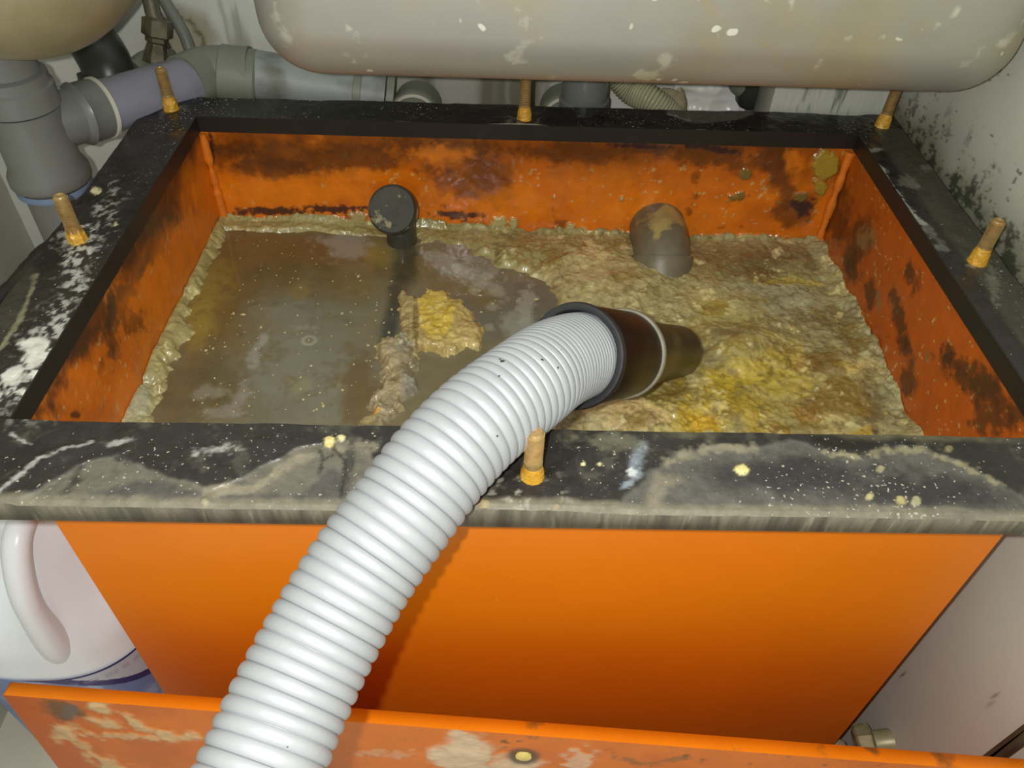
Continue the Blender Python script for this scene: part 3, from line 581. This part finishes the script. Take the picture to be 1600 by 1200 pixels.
keep = (msk[:-1, :-1] > .015) | (msk[1:, 1:] > .015)
o = slab('grease_crust', S, H, col, gl, M_grease, thick=.012, keep=keep)
tag(o, 'lumpy yellow-brown grease crust floating over the right half of the open tank', 'grease', kind='stuff')
# ---- floating crumbs and bubbles on the water
rnd = random.Random(4); M_flake = mat('pale_grease_crumb', (196, 182, 136), .35, noise=.2, nscale=200)
mb = MB(); spots = [(483, 532, 1.6), (445, 520, 1.8), (380, 492, 2.8), (465, 493, 1.6), (400, 546, 1.8), (505, 635, 3.2), (495, 640, 2), (612, 440, 2), (560, 432, 2.6), (375, 454, 1.6), (408, 512, 3), (322, 548, 2.4), (333, 545, 2), (600, 505, 2), (608, 520, 2.4), (612, 484, 2), (575, 540, 2.4), (535, 490, 2), (520, 440, 1.4), (380, 445, 1.2), (365, 490, 2.2), (466, 436, 1.4), (470, 450, 2), (838, 468, 3), (750, 462, 2), (770, 475, 1.4), (752, 488, 2), (700, 400, 1.2), (345, 600, 1.2), (470, 590, 1.6), (486, 572, 2), (553, 570, 2), (470, 608, 2), (535, 610, 2), (500, 614, 1.6), (600, 395, 1.2)]
for _ in range(150): spots.append((rnd.uniform(300, 620), rnd.uniform(375, 650), rnd.choice([.7, .8, 1, 1.2, 1.5])))
for _ in range(40): spots.append((rnd.uniform(650, 850), rnd.uniform(400, 500), rnd.choice([.7, .8, 1, 1.2, 1.5])))
for (px, py, r_) in spots:
    p = on_z(px, py, zl(0)); p = on_z(px, py, zl(p[0])); r_ *= .00065; n = 6; st = rnd.uniform(.7, 1.6); an = rnd.uniform(0, 6.3)
    if not (X0+.01 < p[0] < X1-.01 and Y0+.004 < p[1] < Y1-.01): continue
    v = []
    for (hh, rk) in ((-.3, .8), (.25, 1), (.7, .55)):
        for k in range(n):
            q = 2*math.pi*k/n; k2 = rk*r_*rnd.uniform(.75, 1.2); xx, yy = k2*st*math.cos(q), k2*math.sin(q)
            v.append((p[0]+xx*math.cos(an)-yy*math.sin(an), p[1]+xx*math.sin(an)+yy*math.cos(an), p[2]+hh*r_*.8+.0003))
    f = [tuple(range(12, 18)), tuple(range(5, -1, -1))]
    for i in range(2):
        for k in range(n): j = (k+1) % n; f.append((i*n+k, i*n+j, (i+1)*n+j, (i+1)*n+k))
    mb.add(v, f)
tag(mb.build('grease_crumbs', M_flake), 'tiny pale grease crumbs scattered on the murky water', 'grease', kind='stuff')

# ================================================================== SUCTION HOSE
M_hose = mat('silver_grey_hose_plastic', (170, 173, 177), .47, .22, noise=.05, nscale=40, bump=.08, bscale=300, spec=.5, speck=((60, 56, 50), 210, .97, 30))
M_cuff = mat('glossy_black_rubber', (26, 16, 11), .34, noise=.3, nscale=30, bump=.08, bscale=120, spec=.35)
M_noz = mat('greasy_dark_pipe', (40, 32, 20), .36, noise=.35, nscale=40, bump=.15, bscale=80, spec=.35, var=[((86, 74, 44), 22, .54, .68, .6)])
hose = thing('suction_hose', on_z(915, 556, FT-.06), 'silver-grey corrugated suction hose with a black cuff, dipping over the front flange into the grease', 'hose')
ctr = [at(886, 562, .505), at(858, 576, .484), at(820, 604, .460), at(750, 658, .438), at(690, 720, .425), at(632, 797, .415), at(561, 897, .403), at(501, 1000, .390), at(451, 1100, .376), at(410, 1195, .362), at(360, 1310, .346), at(295, 1460, .328)]
c0 = at(908, 556, .522); c1 = on_z(1085, 548, ZR); axc = c1-c0; axc /= np.linalg.norm(axc)
ctr = [c0+axc*.02, c0] + ctr[0:]
RH = .0291
P, L = spline(ctr, 2601)
sl = np.linspace(0, L, 2601); pitch = .0038+.0038*sstep(.04, .20, sl)      # the ribs are squeezed together near the cuff
ph = np.r_[0, np.cumsum(np.diff(sl)/pitch[1:])]; u = ph % 1.0
prof = RH-.0026*(.45+.55*sstep(.04, .2, sl))*(1-np.sin(np.pi*np.clip(u, 0, 1))**.40)
MB().tube(P, RH, 56, rfun=prof, cap=False).build('corrugated_tube', M_hose, hose)
ib = MB().tube(P[::16], RH*.86, 32).build('inner_liner', M_cuff, hose)
# cuff: rim, sleeve, band, nozzle
b0 = c0-axc*.012
cf = MB().lathe(b0, axc, [(.006, .0334), (.008, .0338), (.045, .0330), (.060, .0324), (.084, .0318), (.086, .030)], 64, cap=False).build('cuff', M_cuff, hose)
MB().lathe(b0, axc, [(.006, RH*1.0), (.0005, RH*1.04), (-.0004, .0325), (0, .0346), (.0025, .0354), (.005, .0350), (.007, .0334)], 64, cap=False).build('cuff_rim', mat('worn_black_rubber_rim', (40, 40, 42), .42, noise=.2, nscale=90, bump=.2), cf)
MB().lathe(b0+axc*.081, axc, [(0, .0318), (.001, .0334), (.003, .0338), (.005, .0334), (.006, .0300)], 64, cap=False).build('cuff_band', mat('pale_grey_ring', (140, 136, 120), .35, noise=.25, nscale=90, bump=.2), cf)
MB().lathe(b0+axc*.087, axc, [(-.002, .0300), (.006, .0292), (.03, .0270), (.06, .0245), (.12, .023)], 48).build('nozzle_pipe', M_noz, hose)

# ================================================================== SINKS
M_steel = mat('stained_stainless_steel', (178, 174, 164), .42, .55, noise=.07, nscale=9, bump=.06, bscale=120, var=[((176, 164, 118), 9, .52, .72, .7), ((224, 222, 204), 34, .62, .68, .75), ((190, 158, 60), 12, .66, .74, .7), ((120, 116, 104), 5, .6, .8, .4)], speck=((246, 244, 228), 60, .93, 10))
M_steel2 = mat('dull_brown_stained_steel', (204, 198, 178), .38, .45, noise=.12, nscale=9, bump=.06, bscale=120, var=[((184, 166, 104), 7, .52, .68, .6), ((112, 96, 66), 5, .5, .7, .5)])
def bowl(name, x0, x1, y0, y1, z0, z1, rc, rb, material, label, rot=0):
    """underside of a pressed bowl: rounded rectangle plan, filleted bottom, open top with a lip and wall thickness"""
    cx, cy = (x0+x1)/2, (y0+y1)/2; hx, hy = (x1-x0)/2, (y1-y0)/2; NS = 14
    def ring(inset, z):
        r = max(rc-inset, .004); pts = []
        for (sx, sy, a0) in ((1, 1, 0), (-1, 1, 90), (-1, -1, 180), (1, -1, 270)):
            for k in range(NS+1):
                q = math.radians(a0+90*k/NS); pts.append((cx+sx*(hx-inset-r)+r*math.cos(q), cy+sy*(hy-inset-r)+r*math.sin(q), z))
        return pts
    rings = []
    for s_ in (.02, .3, .6): rings.append(ring(rb+(min(hx, hy)-rb-.005)*(1-s_) , z0))
    for k in range(13):
        q = math.pi/2*k/12; rings.append(ring(rb*(1-math.sin(q)), z0+rb*(1-math.cos(q))))
    for z in np.linspace(z0+rb, z1, 8)[1:]: rings.append(ring(-(z-z0-rb)*.03, z))
    rings.append(ring(-.0075, z1+.0)); rings.append(ring(-.0075, z1+.003)); 
    for z in (z1+.003, z1-.05, z0+rb): rings.append(ring(.003-(z-z0-rb)*.03, z))
    for k in range(6, -1, -2):
        q = math.pi/2*k/12; rings.append(ring(max(.003, rb*(1-math.sin(q))+.002), z0+.002+rb*(1-math.cos(q))))
    rings.append(ring(min(hx, hy)*.9, z0+.002))
    n = len(rings[0]); v = [p for r_ in rings for p in r_]; f = []
    for i in range(len(rings)-1):
        for k in range(n): j = (k+1) % n; f.append((i*n+k, i*n+j, (i+1)*n+j, (i+1)*n+k))
    f.append(tuple(range(n-1, -1, -1))); f.append(tuple(range((len(rings)-1)*n, len(rings)*n)))
    root = thing(name, (cx, cy, z0), label, 'sink'); B = MB().add(v, f)
    B.build('bowl', material, root); root.rotation_euler = (0, 0, rot); return root
p0 = on_y(820, 133, .60)
bowl('sink_bowl', -.186, .405, .585, .80, CZ-.2675, CZ-.09, .05, .045, M_steel, 'large grey stainless steel sink bowl seen from below, hanging over the back of the tank')
bowl('sink_bowl', -.80, -.275, .56, .78, CZ-.270, CZ-.09, .10, .095, M_steel2, 'brown-stained steel sink bowl at the upper left above the dark waste tee')

# ================================================================== PLUMBING
M_dkp = mat('dark_grey_plastic', (110, 112, 108), .30, noise=.06, nscale=20, spec=.6)
M_blk = mat('black_plastic_elbow', (52, 53, 48), .36, noise=.1, nscale=20)
M_gry = mat('dusty_grey_pipe', (146, 152, 150), .5, noise=.12, nscale=22, var=[((98, 98, 84), 16, .55, .66, .8)])
M_cpl = mat('olive_grey_coupling', (122, 126, 112), .5, noise=.12, nscale=22)
M_prp = mat('purple_grey_pipe', (132, 132, 146), .48, noise=.12, nscale=18, var=[((92, 92, 92), 14, .58, .68, .7)])
M_wht = mat('pale_rubber_ring', (196, 194, 178), .45)
tx, ty = -.418, .665
tee = thing('waste_tee', (tx, ty, .30), 'dark grey plastic waste tee standing left of the tank below the brown-stained bowl', 'drain pipe')
T = lambda z, r: (z, r)
tz = CZ-.33
MB().lathe((tx, ty, tz+.012), (0, 0, 1), [(0, .026), (.06, .026), (.0605, .0)], 40).build('tailpiece', M_dkp, tee)
MB().lathe((tx, ty, tz+.006), (0, 0, 1), [(0, .0285), (.002, .0325), (.020, .0325), (.022, .0305), (.030, .0305), (.032, .026)], 44).build('lock_nut', M_dkp, tee)
tb = MB().lathe((tx, ty, tz-.068), (0, 0, 1), [(0, .0300), (.004, .0350), (.006, .0356), (.014, .0352), (.022, .0312), (.068, .0300), (.074, .0308)], 44).build('tee_body', M_dkp, tee)
MB().lathe((tx, ty, tz-.074), (0, 0, 1), [(0, .0290), (.001, .0332), (.003, .0336), (.007, .0325)], 44, cap=False).build('seal_ring', mat('blue_grey_seal', (110, 130, 158), .4), tb)
MB().lathe((tx, ty, .02), (0, 0, 1), [(0, .0285), (tz-.068-.02, .0285)], 40).build('down_pipe', M_dkp, tee)
bc = V3(tx, ty, tz-.014); pj = on_y(330, 118, .815); bd = V3(pj[0]-tx, pj[1]-ty, pj[2]-bc[2]); bdl = np.linalg.norm(bd); bd /= bdl
MB().lathe(bc+bd*.018, bd, [(0, .025), (.022, .025), (.024, .027), (.028, .029), (.030, .0275), (.042, .0275), (.048, .0268)], 40).build('branch', M_dkp, tee)
MB().lathe(bc+bd*.0655, bd, [(0, .0262), (.001, .0285), (.0035, .0285), (.0045, .0262)], 40, cap=False).build('branch_ring', M_wht, tee)
MB().box(bc+bd*.030+V3(0, 0, .030), (.012, .010, .008), bev=.0015).build('clip', M_gry, tee, smooth=False)
# horizontal waste pipe behind
wp = thing('waste_pipe', bc+bd*.07, 'long grey waste pipe running behind the tank, purple-grey near the tee', 'drain pipe')
MB().tube([bc+bd*.066, bc+bd*.12, pj-bd*.02], .0245, 32).build('purple_section', M_prp, wp)
e1 = on_y(600, 150, .835)
MB().tube(spline([pj-bd*.032, pj+V3(-.002, .004, 0), pj+V3(.04, .008, -.001)], 16)[0], .0275, 36).build('coupling', M_cpl, wp)
dirx = e1-(pj+V3(.03, .008, 0)); dirx /= np.linalg.norm(dirx)
MB().lathe(pj+V3(.008, .006, 0), dirx, [(0, .027), (.001, .0295), (.036, .0295), (.038, .0275)], 36).build('coupling_sleeve', M_cpl, wp)
MB().tube([pj+V3(.03, .008, 0), e1], .0255, 36).build('grey_section', M_gry, wp)
for k in (.115, .150): MB().lathe(pj+V3(.03, .008, 0)+dirx*k, dirx, [(0, .0255), (.0005, .027), (.008, .027), (.0085, .0255)], 36, cap=False).build('joint_ring', M_cpl, wp)
# black elbow behind the tee
be = thing('black_elbow_pipe', (-.40, .80, CZ-.40), 'black plastic elbow behind the waste tee, partly hidden by the brown-stained bowl', 'drain pipe')
q0 = at(128, 40, .86); q1 = at(165, 100, .84); q2 = at(178, 160, .86)
MB().tube(spline([q0+(q0-q1)*.6, q0, q1, q2], 20)[0], .026, 32).build('elbow_body', M_blk, be)
MB().lathe(q1+(q2-q1)*.2, (q2-q1), [(0, .026), (.001, .030), (.03, .030), (.031, .026)], 36, cap=False).build('socket', M_blk, be)
# isolating valve with braided hose, and a bare grey hose
M_brs = mat('dull_brass', (110, 104, 82), .4, .4, noise=.2, nscale=80, var=[((70, 64, 46), 50, .5, .6, .7)])
vl = thing('isolating_valve', at(246, 78, .88), 'dull brass isolating valve and its riser on the dirty back wall', 'valve')
va = at(243, 98, .855); vb = at(246, 30, .835); d_ = vb-va; d_ /= np.linalg.norm(d_)
MB().lathe(va, d_, [(0, 0.0138), (.012, 0.0115), (.02, 0.0092), (.022, 0.0115), (.026, 0.0115), (.028, 0.0149)], 6).build('valve_body', M_brs, vl, smooth=False)
MB().lathe(va+d_*.028, d_, [(0, 0.0155), (.016, 0.0155), (.018, 0.0103)], 6).build('nut', M_brs, vl, smooth=False)
MB().tube([va+d_*.04, at(238, 18, .83), at(226, -40, .81)], .0078, 16).build('riser_tube', mat('grey_braid', (104, 100, 84), .45, .3, noise=.35, nscale=240), vl)
MB().tube([on_y(262, 62, .905), at(252, 66, .885)], .009, 16).build('wall_stub', M_brs, vl)
ba = on_z(225, 118, CZ-.335)
MB().tube(spline([at(212, 112, .86), at(235, 96, .87), at(270, 96, .87)], 12)[0], .013, 20).build('grey_saddle', M_cpl, vl)
sp = spline([at(236, -40, .84), at(262, 10, .85), at(288, 55, .86), at(302, 96, .87)], 24)[0]
tag(MB().tube(sp, .0064, 16).build('supply_hose', mat('grey_rubber_hose', (112, 116, 108), .45, noise=.1)), 'thin grey supply hose bending down to the grey pipe by the brass valve', 'hose')
# things in the gap under the big bowl
def facing_pipe(px, py, yy, r, label, grp=None):
    c = on_y(px, py, yy); t = thing('pipe_end', c-V3(0, 0, r), label, 'drain pipe', grp)
    MB().lathe(c, (0, -1, .12), [(-.05, r*.9), (-.012, r*.92), (-.010, r), (0, r), (.002, r*.96), (.0022, r*.80), (-.004, r*.78), (-.005, 0)], 40).build('socket', M_cpl, t)
    MB().lathe(c, (0, -1, .12), [(.0018, r*.78), (.0035, r*.82), (.0035, r*.88), (.0018, r*.92)], 40, cap=False).build('pale_ring', M_wht, t)
facing_pipe(647, 186, .825, .030, 'grey pipe socket with a pale ring, behind the flange left of the middle stud')
facing_pipe(884, 190, .825, .030, 'grey pipe socket with a pale ring, partly behind the dark upright pipe')
c = on_y(913, 150, .815)
vp = thing('upright_pipe', (c[0], .815, CZ-.46), 'dark grey upright pipe in the gap under the large bowl, right of the middle stud', 'drain pipe')
MB().lathe((c[0], .815, CZ-.46), (0, 0, 1), [(0, .0245), (.225, .0245)], 36).build('pipe', M_dkp, vp)
MB().lathe((c[0], .815, CZ-.40), (0, 0, 1), [(0, .0245), (.001, .0268), (.03, .0268), (.031, .0245)], 36, cap=False).build('collar', M_dkp, vp)
P, L = spline([on_y(960, 110, .86), on_y(985, 140, .85), on_y(1022, 160, .835), on_y(1060, 195, .83)], 181); u = np.linspace(0, 30, 181) % 1
tag(MB().tube(P, .012, 24, rfun=.0155-.003*(1-np.sin(np.pi*u)**.6)).build('corrugated_drain_hose', mat('translucent_yellowed_plastic', (178, 176, 144), .3, noise=.15, nscale=60, coat=.3)), 'short yellowed corrugated drain hose in the gap behind the back flange', 'hose')
def rocky(name, px, py, yy, r, sq, material, label, cat, seed):
    c = on_y(px, py, yy); rn = np.random.RandomState(seed); v = []; n = 16; mring = 9
    for i in range(mring+1):
        ph = math.pi*i/mring
        for k in range(n):
            q = 2*math.pi*k/n; d = V3(math.sin(ph)*math.cos(q), math.sin(ph)*math.sin(q), math.cos(ph)); rr = r*(1+.25*float(fbm(np.array([d[0]*1.3+seed]), np.array([d[1]*1.3+d[2]*2.1]), .9, seed, 3)[0]))
            v.append(c+d*rr*np.array(sq))
    f = []
    for i in range(mring):
        for k in range(n): j = (k+1) % n; f.append((i*n+k, i*n+j, (i+1)*n+j, (i+1)*n+k))
    return tag(MB().add(v, f).build(name, material), label, cat)
rocky('plaster_chunk', 1050, 168, .86, .020, (.9, .7, 1.1), mat('dirty_plaster', (164, 150, 118), .7, noise=.3, nscale=60, bump=.5, bscale=80), 'dirty beige plaster chunk behind the back flange beside the yellowed hose', 'rubble', 3)
kc = on_y(1172, 148, .86); kn = thing('pipe_stub', kc-V3(0, 0, .015), 'dark grey round pipe stub poking out below the large bowl at the right', 'drain pipe')
MB().lathe(kc+V3(0, 0, .03), (0, -.1, -1), [(0, .019), (.025, .0185), (.036, .016), (.042, .011), (.045, .004)], 28).build('stub', M_blk, kn)
MB().lathe(kc+V3(-.03, .0, .035), (.6, -.1, -.8), [(0, .015), (.03, .013), (.035, .011)], 20).build('elbow_arm', M_cpl, kn)
# crumpled white bag
S = Surf(on_y(1040, 215, .875), (1, 0, 0), (0, 0, 1), (0, -1, 0), .11, .09)
X, Y = S.grid(np.linspace(0, .105, 60), np.linspace(0, .09, 40))
o = slab('plastic_bag', S, ridged(X, Y, .05, 501, 3)*.008, const(S, (226, 228, 222)), X*0+.8, M_wall, thick=.004); tag(o, 'crumpled white plastic bag in the gap behind the back flange', 'bag')

# ================================================================== LID IN FRONT
M_lid = mat('orange_lid_paint', attr=True, rough=.5, gloss=.22, noise=.12, nscale=30, bump=.15, bscale=120)
M_lid_edge = mat('bright_orange_lid_edge', (240, 132, 12), .4, noise=.08, nscale=20, var=[((120, 84, 40), 26, .63, .70, .8)])
A = on_x(4, 1086, -.364); Bp = on_z(1560, 1205, A[2]); ux = Bp-A; ux[2] = 0; ux /= np.linalg.norm(ux)
nrm = np.cross(ux, V3(0, 0, 1)); lean = math.radians(4)                       # nrm points to the viewer
dn = V3(0, 0, -1)*math.cos(lean)+nrm*math.sin(lean)                           # down the face
fn = np.cross(dn, ux); fn = fn if fn@nrm > 0 else -fn
Ll = A[2]/math.cos(lean)-.003
S = Surf(A, ux, dn, fn, .775, Ll); X, Y = S.grid(np.linspace(0, .775, 520), np.r_[np.linspace(0, .16, 170), np.linspace(.163, Ll, 40)])
a = fbm(X, Y, .08, 601, 5, .6); b = fbm(X, Y, .02, 605, 5, .65); c_ = fbm(X, Y, .006, 609, 3)
col = const(S, (214, 110, 12)); col = lay(col, (170, 72, 18), np.maximum(sstep(.10, .0, X), sstep(-.1, .9, a)*.6)*.7)
wt = np.maximum.reduce([S.line([(150, 1102), (190, 1115), (230, 1138), (262, 1150), (310, 1150)], 9, 1.0), S.line([(150, 1125), (180, 1132)], 10, .9), S.line([(100, 1140), (115, 1160), (150, 1180), (185, 1200), (220, 1230)], 11, 1.1), S.line([(110, 1135), (150, 1150), (200, 1150), (240, 1150)], 6, 1.1)*.8])
col = lay(col, (206, 178, 132), wt*.85)
wt2 = np.maximum.reduce([S.blob(715, 1180, 44, 30, 0, .3, .5), S.blob(800, 1196, 50, 16, 0, .3, .4)*.9, S.blob(905, 1186, 20, 16, 0, .5, .8)*.7, S.blob(610, 1178, 40, 6, 0, .5, .8)*.4])
col = lay(col, (212, 190, 160), wt2*.9)
col = lay(col, (84, 66, 40), np.maximum(S.blob(98, 1112, 26, 14, 15, .4, .5), S.blob(82, 1105, 20, 8, 0, .5, .6)*.6)*.85); col = lay(col, (100, 92, 86), S.blob(108, 1112, 12, 10, 0, .5, .5)*.7)
hole = S.uv(818, 1181); hd = np.hypot(X-hole[0], Y-hole[1]); col = lay(col, (60, 54, 44), sstep(.016, .009, hd)*.85)
dk = sstep(.5, .9, b*.8+.5*c_)*np.exp(-((Y-.012)/.012)**2)*(X > .30); col = lay(col, (84, 52, 20), np.clip(dk, 0, 1)*.8)
col = lay(col, (110, 84, 50), S.line([(960, 1180), (1000, 1195), (1040, 1188), (1080, 1184)], 4, 1.0)*.6)
lid = thing('trap_lid', (A+ux*.38)*V3(1, 1, 0)+dn*V3(1, 1, 0)*Ll, 'orange tank lid standing on edge in front of the tank, smeared with pale sealant', 'lid')
slab('lid_plate', S, np.maximum(wt, wt2)*.0012*(1+b)*sstep(.001, .005, Y)-.003*sstep(.0065, .005, hd), col, np.clip(.6-wt*.6-wt2*.5, 0, 1), M_lid, lid, thick=.0105, sidemat=M_lid_edge)
hp = A+ux*hole[0]+dn*hole[1]+fn*.0006
MB().lathe(hp-fn*.004, fn, [(0, .0068), (.0045, .0062), (.0052, .0045), (.0054, 0)], 20).build('hole_view_disc', mat('pale_hole_view', (232, 206, 120), .5, noise=.2), lid)  # added disc; its pale colour stands for what shows through the bolt hole
# rubber-edged panel at the far right bottom
g0 = on_x(1543, 1194, WX-.012); g1 = on_x(1640, 1122, WX-.012)
gp = thing('edging_bar', (g0+g1)/2*V3(1, 1, 0)+V3(0, 0, g1[2]-.06), 'dark rubber-edged orange bracket at the bottom right corner against the white wall', 'bracket')
dd_ = g1-g0; dd_ /= np.linalg.norm(dd_)
MB().box((g0+g1)/2+V3(-.002, 0, 0), (np.linalg.norm(g1-g0)+.02, .010, .009), (dd_, V3(1, 0, 0), np.cross(dd_, V3(1, 0, 0))), bev=.002).build('rubber_edge', mat('dark_rubber', (70, 60, 44), .6, noise=.2), gp, smooth=False)
pc = (g0+g1)/2+V3(-.004, 0, -.032)
q = [g0, g1, g1+V3(0, 0, -.07), g0+V3(0, 0, -.07)]
v = [p+V3(-.007, 0, 0) for p in q]+[p+V3(.0, 0, 0) for p in q]
MB().add(v, [(0, 1, 2, 3), (7, 6, 5, 4), (0, 4, 5, 1), (1, 5, 6, 2), (2, 6, 7, 3), (3, 7, 4, 0)]).build('bracket_plate', M_lid_edge, gp, smooth=False)

# ================================================================== JUG
M_jug = mat('white_milky_plastic', (246, 250, 255), .26, noise=.03, nscale=10, spec=.5, sub=.0)
jx, jy, jr = -.470, .475, .112; JK = 1.4
jug = thing('plastic_jug', (jx, jy, 0), 'large white plastic jug with a moulded handle and blue label, left of the tank', 'jug')
NS = 72
def jring(z, rx, ry, e=2.6, cx=0, cy=0):
    return [(jx+cx+rx*abs(math.cos(q))**(2/e)*(1 if math.cos(q) >= 0 else -1), jy+cy+ry*abs(math.sin(q))**(2/e)*(1 if math.sin(q) >= 0 else -1), z) for q in np.linspace(0, 2*math.pi, NS, endpoint=False)]
zt = .265
rings = []
for (z, k, e) in [(.004, .86, 2.6), (.0, .80, 2.6)][::-1]+[(.012, .96, 2.6), (.03, 1, 2.6), (zt-.03, 1, 2.6), (zt-.004, 1.0, 2.6), (zt, .985, 2.6), (zt+JK*.015, .97, 2.6), (zt+JK*.03, .94, 2.5), (zt+JK*.05, .88, 2.5), (zt+JK*.07, .79, 2.4), (zt+JK*.09, .68, 2.3), (zt+JK*.11, .56, 2.2), (zt+JK*.125, .44, 2.1), (zt+JK*.135, .32, 2), (zt+JK*.14, .24, 2), (zt+JK*.165, .23, 2)]:
    rings.append(jring(z, jr*k, jr*k*.98, e))
v = [p for r_ in rings for p in r_]; f = []
for i in range(len(rings)-1):
    for k in range(NS): j = (k+1) % NS; f.append((i*NS+k, i*NS+j, (i+1)*NS+j, (i+1)*NS+k))
f.append(tuple(range(NS-1, -1, -1))); f.append(tuple(range((len(rings)-1)*NS, len(rings)*NS)))
# pockets beside the handle ridge
V = np.array(v)
for sx in (-1, 1):
    c = V3(jx+.036+sx*.040, jy-.078, zt+JK*.085); d = (V-c)/V3(.026, .05, .055); w_ = np.exp(-(d**2).sum(1)); V = V+w_[:, None]*V3(0, .038, -.012)
MB().add(V, f).build('body', M_jug, jug)
MB().tube(spline([(jx+.036, jy-.020, zt+JK*.130), (jx+.036, jy-.060, zt+JK*.124), (jx+.036, jy-.086, zt+JK*.092), (jx+.036, jy-.092, zt+JK*.055), (jx+.034, jy-.086, zt+JK*.018), (jx+.032, jy-.060, zt-JK*.01)], 30)[0], .014, 24, rfun=np.r_[np.full(14, .0125), np.linspace(.0125, .021, 16)]).build('handle', M_jug, jug)
MB().lathe((jx, jy, zt+JK*.163), (0, 0, 1), [(0, .031), (.002, .033), (.024, .032), (.026, .029)], 40).build('cap', mat('blue_cap', (60, 70, 150), .4), jug)
# label sleeve with printed bands
M_lab = bpy.data.materials.new('printed_label'); M_lab.use_nodes = True; nt = M_lab.node_tree; N = nt.nodes; Lk = nt.links
bs = N['Principled BSDF']; bs.inputs['Roughness'].default_value = .3; at_ = N.new('ShaderNodeVertexColor'); at_.layer_name = 'Col'; Lk.new(at_.outputs[0], bs.inputs['Base Color'])
NL = 500; NZ = 240; zs = np.linspace(.03, zt-.001, NZ); qs = np.linspace(0, 2*math.pi, NL)
e = 2.6; rx = jr*1.006
ca, sa = np.cos(qs), np.sin(qs); lx = jx+rx*np.abs(ca)**(2/e)*np.sign(ca); ly = jy+rx*.98*np.abs(sa)**(2/e)*np.sign(sa)
VV = np.stack([np.tile(lx, (NZ, 1)), np.tile(ly, (NZ, 1)), np.tile(zs[:, None], (1, NL))], 2)
Q, Z = np.meshgrid(qs, zs); top = zt-Z
colr = np.broadcast_to(lin((206, 212, 226)), (NZ, NL, 3)).copy()
fr = (Q-4.9)                                   # around the side facing the viewer
colr = lay(colr, (52, 50, 118), ((top > .001) & (top < .0045)).astype(float))
diag = top-.020-.035*np.cos(Q*2+.6)
colr = lay(colr, (64, 58, 120), ((diag > 0) & (diag < .012)).astype(float)); colr = lay(colr, (128, 146, 196), (diag >= .012).astype(float))
colr = lay(colr, (176, 192, 226), (sstep(.1, .9, fbm(Q*.1, Z, .03, 701, 4))*(diag >= .012)))
colr = lay(colr, (150, 150, 176), (np.sin(Z*1700) > .2)*(top > .012)*(top < .020)*((np.sin(Q*37)+np.sin(Q*61)) > -.4)*1.0*.7)
idx = np.arange(NZ*NL).reshape(NZ, NL); F = np.stack([idx[:-1, :-1], idx[:-1, 1:], idx[1:, 1:], idx[1:, :-1]], 2).reshape(-1, 4)
mk('label', VV.reshape(-1, 3), F, M_lab, jug, cols=np.concatenate([colr, np.ones((NZ, NL, 1))], 2).reshape(-1, 4))

# ================================================================== FITTINGS ON THE RIGHT WALL
def fitting(px, py, xx, k, label):
    c = on_x(px, py, xx); t = thing('pipe_fitting', c-V3(0, 0, .01*k), label, 'pipe fitting')
    M = mat('yellowed_brass', (172, 166, 128), .4, .2, noise=.25, nscale=90, var=[((104, 96, 62), 60, .5, .6, .7)])
    ax = V3(.25, -.1, .95); ax = V3(1, 0, .3)
    MB().lathe(c-V3(.022*k, 0, 0), ax, [(0, .014*k), (.002, .017*k), (.014*k, .017*k), (.016*k, .014*k)], 6).build('hex_nut', M, t, smooth=False)
    MB().lathe(c-V3(.004*k, 0, 0), ax, [(0, .012*k), (.02*k, .012*k), (.026*k, .016*k)], 20).build('stem', M, t)
    MB().lathe(c+V3(.008*k, 0, 0), V3(0, 0, -1), [(0, .009*k), (.05*k, .009*k)], 16).build('tail', M, t)
fitting(1372, 1162, WX-.010, 1.1, 'yellowed brass pipe fitting on the white wall just right of the tank bottom')
c = on_x(1309, 1168, X1+.022)
tag(MB().lathe(c-V3(0, 0, .02), (0, 0, 1), [(0, .006), (.016, .006), (.018, .009), (.024, .009), (.026, .006)], 6).build('pipe_nut', mat('pale_brass_nut', (186, 180, 140), .4, .2)), 'small pale brass nut peeking from the tank bottom at the right', 'pipe fitting')
